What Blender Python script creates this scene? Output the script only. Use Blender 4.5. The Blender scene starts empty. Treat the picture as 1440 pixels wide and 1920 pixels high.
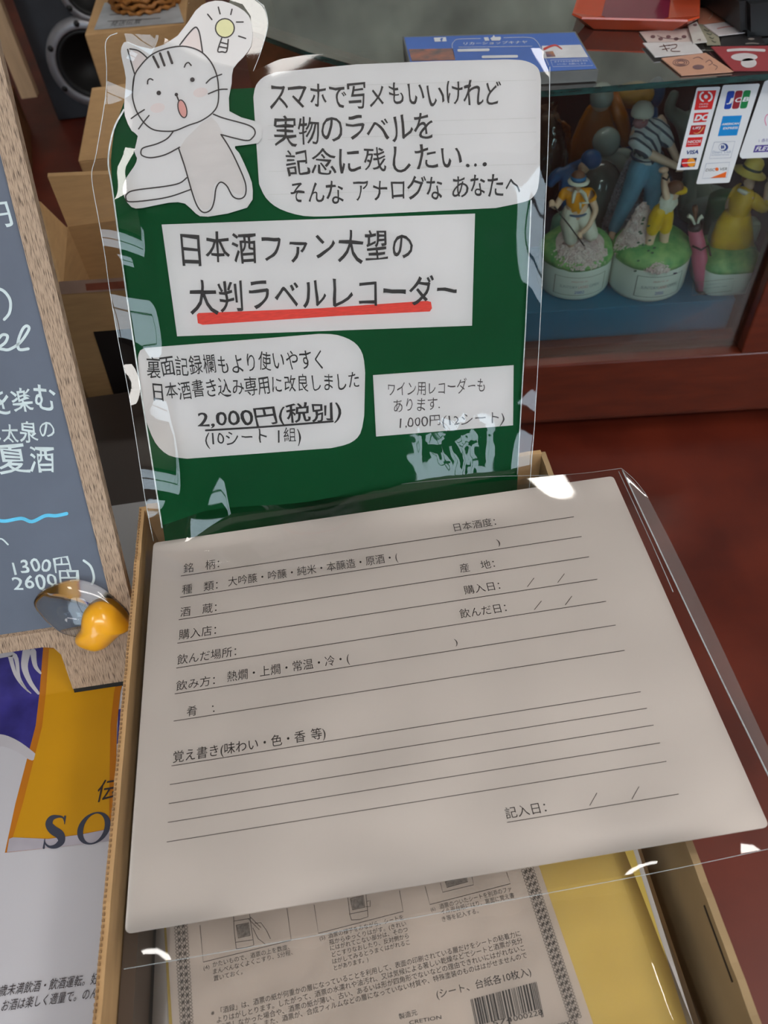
import bpy, bmesh, math, random
from mathutils import Vector as V, Matrix, noise
random.seed(7)
SC = bpy.context.scene
PI = math.pi

# ------------------------------------------------------------------ camera
F = 1441.0                                   # focal length in pixels of the 1440x1920 photograph
RX = V((0.9888961, 0.1438732, -0.0372164))   # world X, Y, Z axes seen from the camera
RY = V((-0.1342975, 0.7579588, -0.6383280))
RZ = V((-0.0636298, 0.6362381, 0.7688643))
CAM = V((0.129, -0.092, 0.377))
M3 = Matrix((RX, RY, RZ))
cd = bpy.data.cameras.new('camera'); cam = bpy.data.objects.new('camera', cd)
SC.collection.objects.link(cam)
cam.matrix_world = Matrix.Translation(CAM) @ M3.to_4x4()
cd.sensor_fit = 'HORIZONTAL'; cd.sensor_width = 36.0; cd.lens = F / 1440 * 36.0
cd.clip_start = 0.01; cd.clip_end = 60
cd.dof.use_dof = True; cd.dof.focus_distance = 0.46; cd.dof.aperture_fstop = 18.0
SC.camera = cam

# ------------------------------------------------------------------ world, light, exposure
SC.view_settings.view_transform = 'Standard'
try: SC.view_settings.look = 'None'
except Exception: pass
SC.view_settings.gamma = 1.0
SC.view_settings.use_curve_mapping = False
SC.view_settings.exposure = 0.08
w = bpy.data.worlds.new('daylight'); SC.world = w; w.use_nodes = True
w.node_tree.nodes['Background'].inputs[0].default_value = (0.72, 0.87, 1.0, 1)
w.node_tree.nodes['Background'].inputs[1].default_value = 6.0
LAMP = 14.0                                   # radiance of the ceiling lamp diffusers
SC.cycles.transparent_max_bounces = 24
SC.cycles.max_bounces = 8
FLOOR = -0.34; STAND = -0.08

# ------------------------------------------------------------------ helpers
def lin(c): c /= 255.0; return c / 12.92 if c <= 0.04045 else ((c + 0.055) / 1.055) ** 2.4
def S(r, g, b, k=1.0): return (min(lin(r) * k, 0.92), min(lin(g) * k, 0.92), min(lin(b) * k, 0.92))
MATS = {}
def mat(name, col, rough=0.6, var=0.06, scale=60, bump=0.0, metal=0.0, coat=0.0, spec=0.5, emit=None, col2=None, stretch=None, sharp=None, detail=3, rot=(0,0,0), trans=0.0, ior=1.45, sss=0.0):
    if name in MATS: return MATS[name]
    m = bpy.data.materials.new(name); m.use_nodes = True; nt = m.node_tree; N = nt.nodes; L = nt.links
    b = N['Principled BSDF']
    tc = N.new('ShaderNodeTexCoord'); mp = N.new('ShaderNodeMapping'); mp.inputs['Scale'].default_value = stretch or (1, 1, 1); mp.inputs['Rotation'].default_value = rot
    if any(rot):
        m0 = N.new('ShaderNodeMapping'); m0.inputs['Rotation'].default_value = rot; mp.inputs['Rotation'].default_value = (0,0,0)
        L.new(tc.outputs['Object'], m0.inputs[0]); L.new(m0.outputs[0], mp.inputs[0])
    else: L.new(tc.outputs['Object'], mp.inputs[0])
    nz = N.new('ShaderNodeTexNoise'); nz.inputs['Scale'].default_value = scale; nz.inputs['Detail'].default_value = detail
    L.new(mp.outputs[0], nz.inputs['Vector'])
    rp = N.new('ShaderNodeValToRGB')
    c2 = col2 or tuple(c * (1 - var * 2) for c in col); c1 = col if col2 else tuple(min(1, c * (1 + var)) for c in col)
    lo, hi = sharp or (0.3, 0.7)
    rp.color_ramp.elements[0].position = lo; rp.color_ramp.elements[1].position = hi
    rp.color_ramp.elements[0].color = (*c2, 1); rp.color_ramp.elements[1].color = (*c1, 1)
    L.new(nz.outputs[0], rp.inputs[0]); L.new(rp.outputs[0], b.inputs['Base Color'])
    b.inputs['Roughness'].default_value = rough; b.inputs['Metallic'].default_value = metal
    b.inputs['Specular IOR Level'].default_value = spec
    b.inputs['Coat Weight'].default_value = coat; b.inputs['Coat Roughness'].default_value = 0.08
    b.inputs['Transmission Weight'].default_value = trans; b.inputs['IOR'].default_value = ior
    if sss: b.inputs['Subsurface Weight'].default_value = sss; b.inputs['Subsurface Radius'].default_value = (.004, .002, .001)
    if emit: b.inputs['Emission Color'].default_value = (*emit[0], 1); b.inputs['Emission Strength'].default_value = emit[1]
    if bump:
        bp = N.new('ShaderNodeBump'); bp.inputs['Strength'].default_value = bump; bp.inputs['Distance'].default_value = 0.002
        L.new(nz.outputs[0], bp.inputs['Height']); L.new(bp.outputs[0], b.inputs['Normal'])
    MATS[name] = m; return m
def film(name, tint=(0.93, 0.93, 0.92), rough=0.03, bscale=25, bstr=0.25, gain=1.8, dist=0.004, stretch=(1,1,1), haze=0.0):
    """thin clear sheet: transparent with a Fresnel mirror coat and soft dents"""
    if name in MATS: return MATS[name]
    m = bpy.data.materials.new(name); m.use_nodes = True; nt = m.node_tree; N = nt.nodes; L = nt.links
    N.remove(N['Principled BSDF']); out = N['Material Output']
    tr = N.new('ShaderNodeBsdfTransparent'); tr.inputs[0].default_value = (*tint, 1)
    gl = N.new('ShaderNodeBsdfGlossy'); gl.inputs['Roughness'].default_value = rough; gl.inputs[0].default_value = (1, 1, 1, 1)
    fr = N.new('ShaderNodeFresnel'); fr.inputs[0].default_value = 1.5
    mu = N.new('ShaderNodeMath'); mu.operation = 'MULTIPLY'; mu.inputs[1].default_value = gain; mu.use_clamp = True
    mx = N.new('ShaderNodeMixShader')
    tc = N.new('ShaderNodeTexCoord'); mp = N.new('ShaderNodeMapping'); mp.inputs['Scale'].default_value = stretch
    nz = N.new('ShaderNodeTexNoise'); nz.inputs['Scale'].default_value = bscale; nz.inputs['Detail'].default_value = 1.5
    L.new(tc.outputs['Object'], mp.inputs[0]); L.new(mp.outputs[0], nz.inputs['Vector'])
    bp = N.new('ShaderNodeBump'); bp.inputs['Strength'].default_value = bstr; bp.inputs['Distance'].default_value = dist
    L.new(nz.outputs[0], bp.inputs['Height'])
    L.new(bp.outputs[0], gl.inputs['Normal']); L.new(bp.outputs[0], fr.inputs['Normal'])
    L.new(fr.outputs[0], mu.inputs[0]); L.new(mu.outputs[0], mx.inputs[0])
    L.new(tr.outputs[0], mx.inputs[1]); L.new(gl.outputs[0], mx.inputs[2])
    if haze:
        df = N.new('ShaderNodeBsdfDiffuse'); df.inputs[0].default_value = (.8, .8, .8, 1)
        m2 = N.new('ShaderNodeMixShader'); m2.inputs[0].default_value = haze
        L.new(mx.outputs[0], m2.inputs[1]); L.new(df.outputs[0], m2.inputs[2]); L.new(m2.outputs[0], out.inputs[0])
    else: L.new(mx.outputs[0], out.inputs[0])
    MATS[name] = m; return m

ROOT = {}
def root_of(o): return ROOT.get(o.name, V((0, 0, 0)))
def tag(o, label=None, cat=None, group=None, kind=None):
    if label: o['label'] = label
    if cat: o['category'] = cat
    if group: o['group'] = group
    if kind: o['kind'] = kind
    return o
def thing(name, label, cat, loc, group=None):
    o = bpy.data.objects.new(name, None); SC.collection.objects.link(o); o.empty_display_size = 0.02
    o.location = loc; ROOT[o.name] = V(loc); return tag(o, label, cat, group)
def link(name, me, m, parent=None, origin=None, smooth=False):
    """me is in world coordinates; the object sits at its thing's base"""
    og = root_of(parent) if parent else V(origin or (0, 0, 0))
    me.transform(Matrix.Translation(-og))
    for mm in (m if isinstance(m, (list, tuple)) else [m]): me.materials.append(mm)
    if smooth:
        for p in me.polygons: p.use_smooth = True
    o = bpy.data.objects.new(name, me); SC.collection.objects.link(o)
    if parent: o.parent = parent; ROOT[o.name] = og
    else: o.location = og; ROOT[o.name] = og
    return o
def mesh(name, vs, fs, m, parent=None, origin=None, smooth=False):
    me = bpy.data.meshes.new(name); me.from_pydata([tuple(v) for v in vs], [], fs); me.update()
    return link(name, me, m, parent, origin, smooth)
def bm_obj(name, bm, m, parent=None, origin=None, smooth=False):
    me = bpy.data.meshes.new(name); bmesh.ops.recalc_face_normals(bm, faces=bm.faces); bm.to_mesh(me); bm.free()
    return link(name, me, m, parent, origin, smooth)

def ray(px, py): return M3 @ V(((px - 720) / F, -(py - 960) / F, -1.0))
def onz(px, py, z): d = ray(px, py); return CAM + d * ((z - CAM.z) / d.z)
def ony(px, py, y): d = ray(px, py); return CAM + d * ((y - CAM.y) / d.y)
class Plane:
    def __init__(s, p0, n): s.p0 = V(p0); s.n = V(n).normalized()
    def P(s, px, py, off=0.0):
        d = ray(px, py); t = ((s.p0 + s.n * off - CAM).dot(s.n)) / d.dot(s.n); return CAM + d * t

def add_box(bm, a, b, M=None, bev=0.0):
    a = V(a); b = V(b); c = (a + b) / 2; s = b - a
    g = bmesh.ops.create_cube(bm, size=1.0)
    T = Matrix.Translation(c) @ Matrix.Diagonal((abs(s.x), abs(s.y), abs(s.z), 1))
    if M is not None: T = M @ T
    bmesh.ops.transform(bm, matrix=T, verts=g['verts'])
    if bev:
        es = list({e for v in g['verts'] for e in v.link_edges})
        bmesh.ops.bevel(bm, geom=es, offset=bev, segments=2, affect='EDGES', profile=0.5)
def box(name, a, b, m, parent=None, origin=None, M=None, bev=0.0):
    bm = bmesh.new(); add_box(bm, a, b, M, bev); return bm_obj(name, bm, m, parent, origin)
def add_slab(bm, pts, d):
    """closed solid from a polygon pts extruded by vector d"""
    n = len(pts); A = [bm.verts.new(p) for p in pts]; B = [bm.verts.new(V(p) + V(d)) for p in pts]
    bm.faces.new(A); bm.faces.new(B[::-1])
    for i in range(n): bm.faces.new((A[i], B[i], B[(i + 1) % n], A[(i + 1) % n]))
def slab(name, pts, d, m, parent=None, origin=None):
    bm = bmesh.new(); add_slab(bm, pts, d); return bm_obj(name, bm, m, parent, origin)
def smooth_poly(pts, n=4, closed=True):
    """Catmull-Rom through 2D points"""
    out = []; k = len(pts)
    rng = range(k) if closed else range(k - 1)
    for i in rng:
        g = (lambda j: pts[j % k]) if closed else (lambda j: pts[max(0, min(k - 1, j))])
        p0, p1, p2, p3 = g(i - 1), g(i), g(i + 1), g(i + 2)
        for s in range(n):
            t = s / n
            out.append(tuple(0.5 * (2 * p1[a] + (p2[a] - p0[a]) * t + (2 * p0[a] - 5 * p1[a] + 4 * p2[a] - p3[a]) * t * t + (3 * p1[a] - p0[a] - 3 * p2[a] + p3[a]) * t ** 3) for a in range(len(p1))))
    if not closed: out.append(tuple(pts[-1]))
    return out
def add_tube(bm, pts, rad, seg=8, cap=True):
    pts = [V(p) for p in pts]; n = len(pts)
    rs = rad if isinstance(rad, (list, tuple)) else [rad] * n
    rings = []; up = V((0.13, 0.27, 0.95))
    for i, p in enumerate(pts):
        d = (pts[min(i + 1, n - 1)] - pts[max(i - 1, 0)]).normalized()
        if i == 0: a = d.cross(up) if d.cross(up).length > .05 else d.cross(V((1, 0, 0)))
        a = a - d * a.dot(d); a = a.normalized() if a.length > 1e-6 else d.orthogonal().normalized(); b = d.cross(a).normalized()
        rings.append([bm.verts.new(p + (a * math.cos(2 * PI * k / seg) + b * math.sin(2 * PI * k / seg)) * rs[i]) for k in range(seg)])
    for i in range(n - 1):
        for k in range(seg): bm.faces.new((rings[i][k], rings[i][(k + 1) % seg], rings[i + 1][(k + 1) % seg], rings[i + 1][k]))
    if cap and seg > 2: bm.faces.new(rings[0][::-1]); bm.faces.new(rings[-1])
def tube(name, pts, rad, m, parent=None, origin=None, seg=8):
    bm = bmesh.new(); add_tube(bm, pts, rad, seg); return bm_obj(name, bm, m, parent, origin, True)
def add_lathe(bm, prof, c, seg=28, sx=1, sy=1, M=None, cap=True):
    c = V(c); rings = []
    for r, z in prof:
        rg = []
        for k in range(seg):
            a = 2 * PI * k / seg; p = V((r * math.cos(a) * sx, r * math.sin(a) * sy, z))
            if M is not None: p = M @ p
            rg.append(bm.verts.new(c + p))
        rings.append(rg)
    for i in range(len(rings) - 1):
        for k in range(seg): bm.faces.new((rings[i][k], rings[i][(k + 1) % seg], rings[i + 1][(k + 1) % seg], rings[i + 1][k]))
    if cap: bm.faces.new(rings[0][::-1]); bm.faces.new(rings[-1])
def lathe(name, prof, c, m, parent=None, seg=28, sx=1, sy=1, M=None, origin=None, cap=True):
    bm = bmesh.new(); add_lathe(bm, prof, c, seg, sx, sy, M, cap); return bm_obj(name, bm, m, parent, origin, True)
def add_ball(bm, c, r, sx=1, sy=1, sz=1, M=None, sub=2):
    g = bmesh.ops.create_icosphere(bm, subdivisions=sub, radius=r)
    T = Matrix.Translation(V(c)) @ (M.to_4x4() if M is not None else Matrix.Identity(4)) @ Matrix.Diagonal((sx, sy, sz, 1))
    bmesh.ops.transform(bm, matrix=T, verts=g['verts'])
def ball(name, c, r, m, parent=None, sx=1, sy=1, sz=1, M=None, sub=3):
    bm = bmesh.new(); add_ball(bm, c, r, sx, sy, sz, M, sub); return bm_obj(name, bm, m, parent, None, True)

# ---- flat print: polygons, strokes and lettering laid on a plane
def sheet(name, pl, pxs, off, thick, m, parent=None, origin=None):
    """a cut sheet: outline in picture points of the plane, with real thickness below its face"""
    pts = [pl.P(x, y, off) for x, y in pxs]
    return slab(name, pts, -pl.n * thick, m, parent, origin)
def add_flat(bm, pl, pxs, off):
    vs = [bm.verts.new(pl.P(x, y, off)) for x, y in pxs]; f = bm.faces.new(vs)
    f.normal_update()
    if f.normal.dot(pl.n) < 0: f.normal_flip()
def add_stroke(bm, pl, pxs, wpx, off, curve=True):
    """round ended pen stroke; wpx = width in picture points (number or list)"""
    p = smooth_poly(pxs, 5, False) if curve and len(pxs) > 2 else list(pxs)
    n = len(p)
    ws = [wpx] * n if not isinstance(wpx, (list, tuple)) else [wpx[0] + (wpx[1] - wpx[0]) * i / (n - 1) for i in range(n)]
    L = []; R = []
    for i in range(n):
        a = p[max(i - 1, 0)]; b = p[min(i + 1, n - 1)]; dx, dy = b[0] - a[0], b[1] - a[1]; l = math.hypot(dx, dy) or 1
        nx, ny = -dy / l * ws[i] / 2, dx / l * ws[i] / 2
        L.append(bm.verts.new(pl.P(p[i][0] + nx, p[i][1] + ny, off))); R.append(bm.verts.new(pl.P(p[i][0] - nx, p[i][1] - ny, off)))
    for i in range(n - 1): bm.faces.new((L[i], L[i + 1], R[i + 1], R[i]))
    for i in (0, n - 1):
        c = p[i]; r = ws[i] / 2
        bm.faces.new([bm.verts.new(pl.P(c[0] + r * math.cos(k * PI / 4), c[1] + r * math.sin(k * PI / 4), off + 0.00001)) for k in range(8)])
def add_disc(bm, pl, x, y, rx, ry, off, rot=0, n=20):
    c, s = math.cos(rot), math.sin(rot)
    add_flat(bm, pl, [(x + rx * math.cos(t) * c - ry * math.sin(t) * s, y + rx * math.cos(t) * s + ry * math.sin(t) * c) for t in [2 * PI * k / n for k in range(n)]], off)

_tc = bpy.data.curves.new('glyph_source', 'FONT'); _tc.resolution_u = 3
_to = bpy.data.objects.new('glyph_source', _tc); SC.collection.objects.link(_to)
GL = {}
def _grab(s, wgt):
    _tc.body = s; _tc.offset = wgt; bpy.context.view_layer.update()
    dg = bpy.context.evaluated_depsgraph_get()
    me = bpy.data.meshes.new_from_object(_to.evaluated_get(dg))
    vs = [(v.co.x, v.co.y) for v in me.vertices]; fs = [tuple(p.vertices) for p in me.polygons]
    bpy.data.meshes.remove(me); return vs, fs
def _rt(s): v, _ = _grab(s, 0.0); return max(x for x, y in v) if v else 0
KV, _ = _grab('国', 0.0)
K0, K1 = min(y for x, y in KV), max(y for x, y in KV); KH = K1 - K0
EM = _rt('国国') - _rt('国')
def glyph(ch, wgt):
    k = (ch, round(wgt, 4))
    if k in GL: return GL[k]
    if ch == '　': r = ([], [], EM)
    elif ch == ' ': r = ([], [], EM * 0.42)
    else:
        vs, fs = _grab(ch, wgt)
        adv = EM if ord(ch) > 0x2000 else _rt(ch + '国') - _rt('国')
        r = (vs, fs, adv)
    GL[k] = r; return r
def add_text(bm, pl, s, a, b, hpx, off=0.0003, wgt=0.0, jit=0.0, shear=0.0, slab_=False, track=1.0):
    """lettering from baseline point a to baseline point b (picture points on the plane), kanji height hpx"""
    A = pl.P(*a, off); B = pl.P(*b, off); e1 = (B - A); L = e1.length; e1.normalize()
    e2 = pl.n.cross(e1).normalized()
    H = abs((pl.P(a[0], a[1] - hpx, off) - A).dot(e2))
    sy = H / KH; x = 0.0; items = []
    for ch in s:
        vs, fs, adv = glyph(ch, wgt); items.append((vs, fs, x, adv)); x += adv * track
    xs = [x0 + v[0] for vs, fs, x0, ad in items for v in vs]
    mn, mx = min(xs), max(xs); sx = L / (mx - mn)
    for vs, fs, x0, ad in items:
        if not fs: continue
        r = random.uniform(-1, 1) * jit * 0.10; sc = 1 + random.uniform(-1, 1) * jit * 0.10; dy = random.uniform(-1, 1) * jit * 0.06 * KH
        cx = ad / 2; cy = (K0 + K1) / 2; q = []; sd = random.uniform(0, 100)
        for (u, v) in vs:
            du, dv = (u - cx) * sc, (v - cy) * sc
            if jit:
                nn = noise.noise(V((u * 2.2 + sd, v * 2.2, 0))); n2 = noise.noise(V((u * 2.2, v * 2.2 + sd, 5)))
                du += nn * 0.075 * jit; dv += n2 * 0.075 * jit
            u2 = cx + du * math.cos(r) - dv * math.sin(r); v2 = cy + du * math.sin(r) + dv * math.cos(r) + dy
            X = (x0 + u2 - mn) * sx; Y = (v2 - K0) * sy; X += shear * Y
            q.append(bm.verts.new(A + e1 * X + e2 * Y))
        for f in fs:
            try: bm.faces.new([q[i] for i in f])
            except ValueError: pass
def flat_obj(name, bm, m, parent, label=None, n=None):
    """close a bmesh of flat print; faces turned to the viewer side"""
    if n is not None:
        for f in bm.faces:
            f.normal_update()
            if f.normal.dot(n) < 0: f.normal_flip()
    me = bpy.data.meshes.new(name); bm.to_mesh(me); bm.free()
    o = link(name, me, m, parent)
    if label: o['label'] = label
    return o
def letters(name, pl, lines, m, parent, **kw):
    """each written line is a part of its own"""
    for ln in lines:
        bm = bmesh.new(); s, a, b, h = ln[:4]; k = dict(kw)
        if len(ln) > 4: k.update(ln[4])
        add_text(bm, pl, s, a, b, h, **k); flat_obj(name, bm, m, parent, n=pl.n)

# ------------------------------------------------------------------ materials
K = 1.75
paper = mat('white paper', S(215, 211, 210), 0.75, 0.015, 30)
cardpaper = mat('form card stock', S(222, 216, 212), 0.6, 0.01, 20)
ink = mat('marker ink', S(34, 28, 28), 0.5, 0.1, 90)
print_ink = mat('printed ink', S(45, 40, 40), 0.6, 0.1, 90)
fine_ink = mat('fine printed ink', S(80, 72, 68), 0.6, 0.1, 90)
green = mat('green card', S(0, 74, 36), 0.5, 0.04, 20, spec=.12)
red_ink = mat('red marker', S(222, 62, 48), 0.6, 0.08, 200, stretch=(1, 8, 8))
kraft = mat('kraft cardboard', S(188, 152, 108), 0.85, 0.05, 40, 0.05, stretch=(1, 1, 6))
kraft_in = mat('cardboard flute', S(150, 118, 84), 0.9, 0.1, 200)
kraft_old = mat('worn cardboard', S(156, 132, 98), 0.8, 0.08, 25, 0.05)
sleeve = film('clear sleeve', tint=(.985, .985, .98), bscale=12, bstr=0.16, gain=1.15)
sleeve_form = film('clear form sleeve', bscale=9, bstr=0.07, gain=1.6, tint=(.98, .978, .975))
bag = film('clear bag', bscale=30, bstr=0.35, gain=1.8, tint=(.9, .9, .9), haze=.04)
lino = mat('red brown lino floor', S(104, 38, 22), 0.42, 0, 9, 0.02, col2=S(76, 23, 12), detail=8, sharp=(.35, .68))
wood_red = mat('varnished red brown wood', S(94, 37, 20), 0.32, 0.14, 14, 0.02, coat=0.3, stretch=(1, 6, 6), detail=5)
wood_dark = mat('dark stained wood', S(36, 18, 14), 0.5, 0.1, 20)  # dark tone also paints the shade inside the showcase
LEAN = math.radians(34)
oak = mat('grained oak veneer', S(176, 152, 130), 0.6, 0, 1.0, 0.25, col2=S(74, 58, 48), rot=(LEAN, 0, 0), stretch=(2100, 1300, 150), sharp=(.33, .52), detail=4)
slate = mat('chalkboard surface', S(92, 100, 116), 0.5, 0.03, 40)
chalk = mat('chalk marker', S(205, 220, 224), 0.7, 0.06, 120)
chalk_blue = mat('blue chalk marker', S(96, 196, 236), 0.7, 0.06, 120)
black_pl = mat('black plastic', S(22, 22, 24), 0.4, 0.1, 80)
rubber = mat('black rubber', S(26, 26, 26), 0.8, 0.1, 80)
glass_sheet = film('showcase glass', tint=(.89, .95, .93), rough=0.015, bstr=0.0, gain=.6)
glass_edge = mat('glass edge', S(24, 62, 60), 0.15, 0.3, 60, stretch=(1, 1, 5), coat=.5)
white_pl = mat('white porcelain', S(208, 214, 206), 0.25, 0.02, 30, coat=0.3)
skin_m = mat('porcelain skin', S(222, 186, 160), 0.4, 0.03, 30)
grass_m = mat('painted grass', S(146, 184, 116), 0.5, 0, 75, 0.2, col2=S(74, 146, 86), detail=4)
plaster = mat('room plaster', S(182, 180, 172), 0.85, 0.04, 6)
wallgrey = mat('dim shop wall', S(160, 166, 154), 0.8, 0.3, 5)
wallfront = mat('dark front wall', S(52, 52, 50), 0.8, 0.1, 4)
walllight = mat('pale shop wall', S(186, 180, 168), 0.8, 0.06, 4)

# ------------------------------------------------------------------ room shell
RX0, RX1, RY0, RY1, RZ1 = -1.7, 2.6, -3.0, 2.7, 2.25
def struct(o): o['kind'] = 'structure'; return o
struct(box('floor', (RX0 - .1, RY0 - .1, FLOOR - .05), (RX1 + .1, RY1 + .1, FLOOR), lino))
struct(box('ceiling', (RX0 - .1, RY0 - .1, RZ1), (RX1 + .1, RY1 + .1, RZ1 + .05), plaster))
struct(box('wall_back', (RX0 - .1, RY1, FLOOR), (RX1 + .1, RY1 + .1, RZ1), wallgrey))
struct(box('wall_left', (RX0 - .1, RY0, FLOOR), (RX0, RY1, RZ1), walllight))
struct(box('wall_right', (RX1, RY0, FLOOR), (RX1 + .1, RY1, RZ1), walllight))
# unseen front wall; outer windows added for light, middle one placed for sign glare
WINS = [(-1.55, -0.62, -0.1, 2.0), (0.74, 1.30, 0.30, 0.86), (1.55, 2.5, -0.1, 2.0)]
bm = bmesh.new()
xs = [RX0 - .1] + [v for w_ in WINS for v in w_[:2]] + [RX1 + .1]
for a_, b_ in zip(xs[::2], xs[1::2]): add_box(bm, (a_, RY0 - .1, FLOOR), (b_, RY0, RZ1))
for (a_, b_, c_, d_) in WINS: add_box(bm, (a_, RY0 - .1, FLOOR), (b_, RY0, c_)); add_box(bm, (a_, RY0 - .1, d_), (b_, RY0, RZ1))
struct(bm_obj('wall_front', bm, wallfront))
for k, (a_, b_, c_, d_) in enumerate(WINS):
    bm = bmesh.new()
    for x in (a_, (a_ + b_) / 2 - .015, b_ - .03): add_box(bm, (x, RY0 - .07, c_), (x + .03, RY0 - .03, d_))
    for z in (c_, d_ - .03): add_box(bm, (a_, RY0 - .07, z), (b_, RY0 - .03, z + .03))
    wf = struct(bm_obj('window_%d' % (k + 1), bm, black_pl))
    mesh('pane', [(a_, RY0 - .05, c_), (b_, RY0 - .05, c_), (b_, RY0 - .05, d_), (a_, RY0 - .05, d_)], [(0, 1, 2, 3)], film('window pane', bstr=0, gain=1, tint=(.95, .97, .97)), wf)
lampm = mat('lamp diffuser', (.9, .9, .88), 0.5, 0, 5, emit=((1.0, 0.965, 0.92), LAMP))
for i, (x, y, lx, ly) in enumerate([(0.10, 2.06, 2.1, .12), (0.6, -1.7, 1.9, .5), (-0.95, -.75, .25, .8), (1.65, -.45, .42, 1.2)]):  # unseen lamps: back one for sleeve glare, right one added to brighten the showcase
    t = thing('ceiling_light', ['slim rectangular ceiling lamp along the back wall', 'slim rectangular ceiling lamp behind the photographer', 'slim rectangular ceiling lamp over the chalkboard side', 'slim rectangular ceiling lamp over the right end of the showcase'][i], 'lamp', (x, y, RZ1), None)
    box('frame', (x - lx / 2 - .02, y - ly / 2 - .02, RZ1 - .05), (x + lx / 2 + .02, y + ly / 2 + .02, RZ1), plaster, t)
    box('diffuser', (x - lx / 2, y - ly / 2, RZ1 - .06), (x + lx / 2, y + ly / 2, RZ1 - .05), lampm, t)

# ------------------------------------------------------------------ white stand and poster on it
whitebox = mat('white coated carton', S(190, 190, 194), 0.55, 0.03, 10)
SX0, SX1, SY0, SY1 = -0.46, 0.255, -0.12, 0.335
st = thing('display_carton', 'tall white coated carton under the chalkboard and the cardboard box', 'carton', ((SX0 + SX1) / 2, .1, FLOOR))
box('body', (SX0, SY0, FLOOR), (SX1, SY1, STAND - .004), kraft_old, st, bev=.002)
box('white_lid', (SX0 - .001, SY0 - .001, STAND - .0038), (SX1 + .001, SY1 + .001, STAND - .0015), whitebox, st)
PS = Plane((0, 0, STAND), (0, 0, 1))
box('seam_tape', (SX0 + .02, .215, STAND - .0015), (SX1 - .02, .217, STAND - .0012), mat('clear tape edge', S(150, 150, 156), .3), st)
po = thing('poster', 'white sake poster with amber glass picture and blue swirl, under the chalkboard foot', 'poster', (-.2, .02, STAND - .0012))
a = onz(0, 1213, STAND); 
slab('paper_sheet', [(-.40, -.115, STAND), (-.012 + .03, -.115, STAND), (-.012 + .03, .20, STAND), (-.40, .20, STAND)], (0, 0, -.0011), mat('poster paper', S(188, 188, 196), 0.45, .02, 12), po)
navy = mat('navy brush print', S(60, 54, 140), 0.5, 0, 50, col2=S(36, 32, 100), detail=6)
bm = bmesh.new()
outer = smooth_poly([(-120, 1150), (-40, 1180), (60, 1200), (110, 1225), (100, 1290), (72, 1395), (52, 1408), (0, 1390), (-120, 1340)], 5)
add_flat(bm, PS, outer, .0002)
add_flat(bm, PS, [(222, 1330), (245, 1325), (238, 1392), (219, 1395)], .0002)
flat_obj('swirl_print', bm, navy, po, 'navy blue brush swirl', PS.n)
wp = mat('poster white print', S(184, 182, 190), 0.45, .04, 30)
bm = bmesh.new()
for st_, wd in (([(0, 1228), (28, 1230), (36, 1270), (52, 1296)], [12, 2]), ([(18, 1226), (28, 1262), (42, 1285), (58, 1300)], [9, 1.5]), ([(50, 1222), (46, 1250), (56, 1278), (72, 1300)], [16, 5]), ([(62, 1222), (66, 1248), (76, 1262)], [12, 4]), ([(-30, 1395), (0, 1388), (30, 1398), (60, 1418)], [26, 16])):
    bm = bmesh.new(); add_stroke(bm, PS, st_, wd, .00035); flat_obj('brush_streak', bm, wp, po, 'white brush streak', PS.n)
# amber glass: body, darker rims, foam line
amber = mat('amber print', S(196, 142, 14), 0.45, 0.04, 14)
amber_d = mat('dark amber print', S(182, 110, 20), 0.45, 0.08, 20)
gl_l = [(81, 1213), (74, 1300), (67, 1360), (29, 1506), (9, 1599)]
gl_r = [(245, 1225), (226, 1297), (219, 1360), (217, 1491), (207, 1577)]
bm = bmesh.new(); add_flat(bm, PS, gl_l + gl_r[::-1], .0003); flat_obj('glass_print', bm, amber_d, po, 'amber drinking glass picture', PS.n)
bm = bmesh.new()
add_flat(bm, PS, [(92, 1216), (86, 1300), (79, 1362), (43, 1506), (24, 1570), (90, 1572), (150, 1564), (205, 1553), (205, 1491), (207, 1360), (214, 1297), (232, 1225)], .0004)
flat_obj('drink_print', bm, amber, po, None, PS.n)
bm = bmesh.new(); add_flat(bm, PS, [(17, 1573), (24, 1570), (90, 1573), (150, 1565), (206, 1554), (207, 1577), (60, 1593), (13, 1598)], .0005)
flat_obj('glass_base_print', bm, mat('foam print', S(172, 168, 180), .5, 0.14, 30), po, None, PS.n)
# SO, slanted serif capitals
slatei = mat('slate blue ink', S(56, 60, 76), 0.5, .04)
bm = bmesh.new()
cx, cy = 176, 1553
ring = []
for k in range(36):
    t = 2 * PI * k / 36; sl = lambda y: -(y) * 0.16
    oy = 30 * math.sin(t); ox = 31 * math.cos(t) + sl(oy); iy = 27 * math.sin(t); ix = 20 * math.cos(t) + sl(iy) + 0
    ring.append((bm.verts.new(PS.P(cx + ox, cy + oy - ox * .12, .0007)), bm.verts.new(PS.P(cx + ix, cy + iy - ix * .12, .0007))))
for k in range(36):
    a_, b_ = ring[k], ring[(k + 1) % 36]; bm.faces.new((a_[0], b_[0], b_[1], a_[1]))
sp = smooth_poly([(121, 1541, 2), (118, 1533, 3), (109, 1531, 5), (97, 1534, 10), (92, 1545, 14), (99, 1556, 17), (112, 1565, 17), (115, 1577, 13), (106, 1586, 9), (94, 1588, 5), (86, 1583, 3), (83, 1576, 2)], 5, False)
Lp, Rp = [], []
for i, (x, y, wd) in enumerate(sp):
    a_ = sp[max(0, i - 1)]; b_ = sp[min(len(sp) - 1, i + 1)]; dx, dy = b_[0] - a_[0], b_[1] - a_[1]; l = math.hypot(dx, dy)
    Lp.append(bm.verts.new(PS.P(x - dy / l * wd / 2, y + dx / l * wd / 2, .0007))); Rp.append(bm.verts.new(PS.P(x + dy / l * wd / 2, y - dx / l * wd / 2, .0007)))
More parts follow.
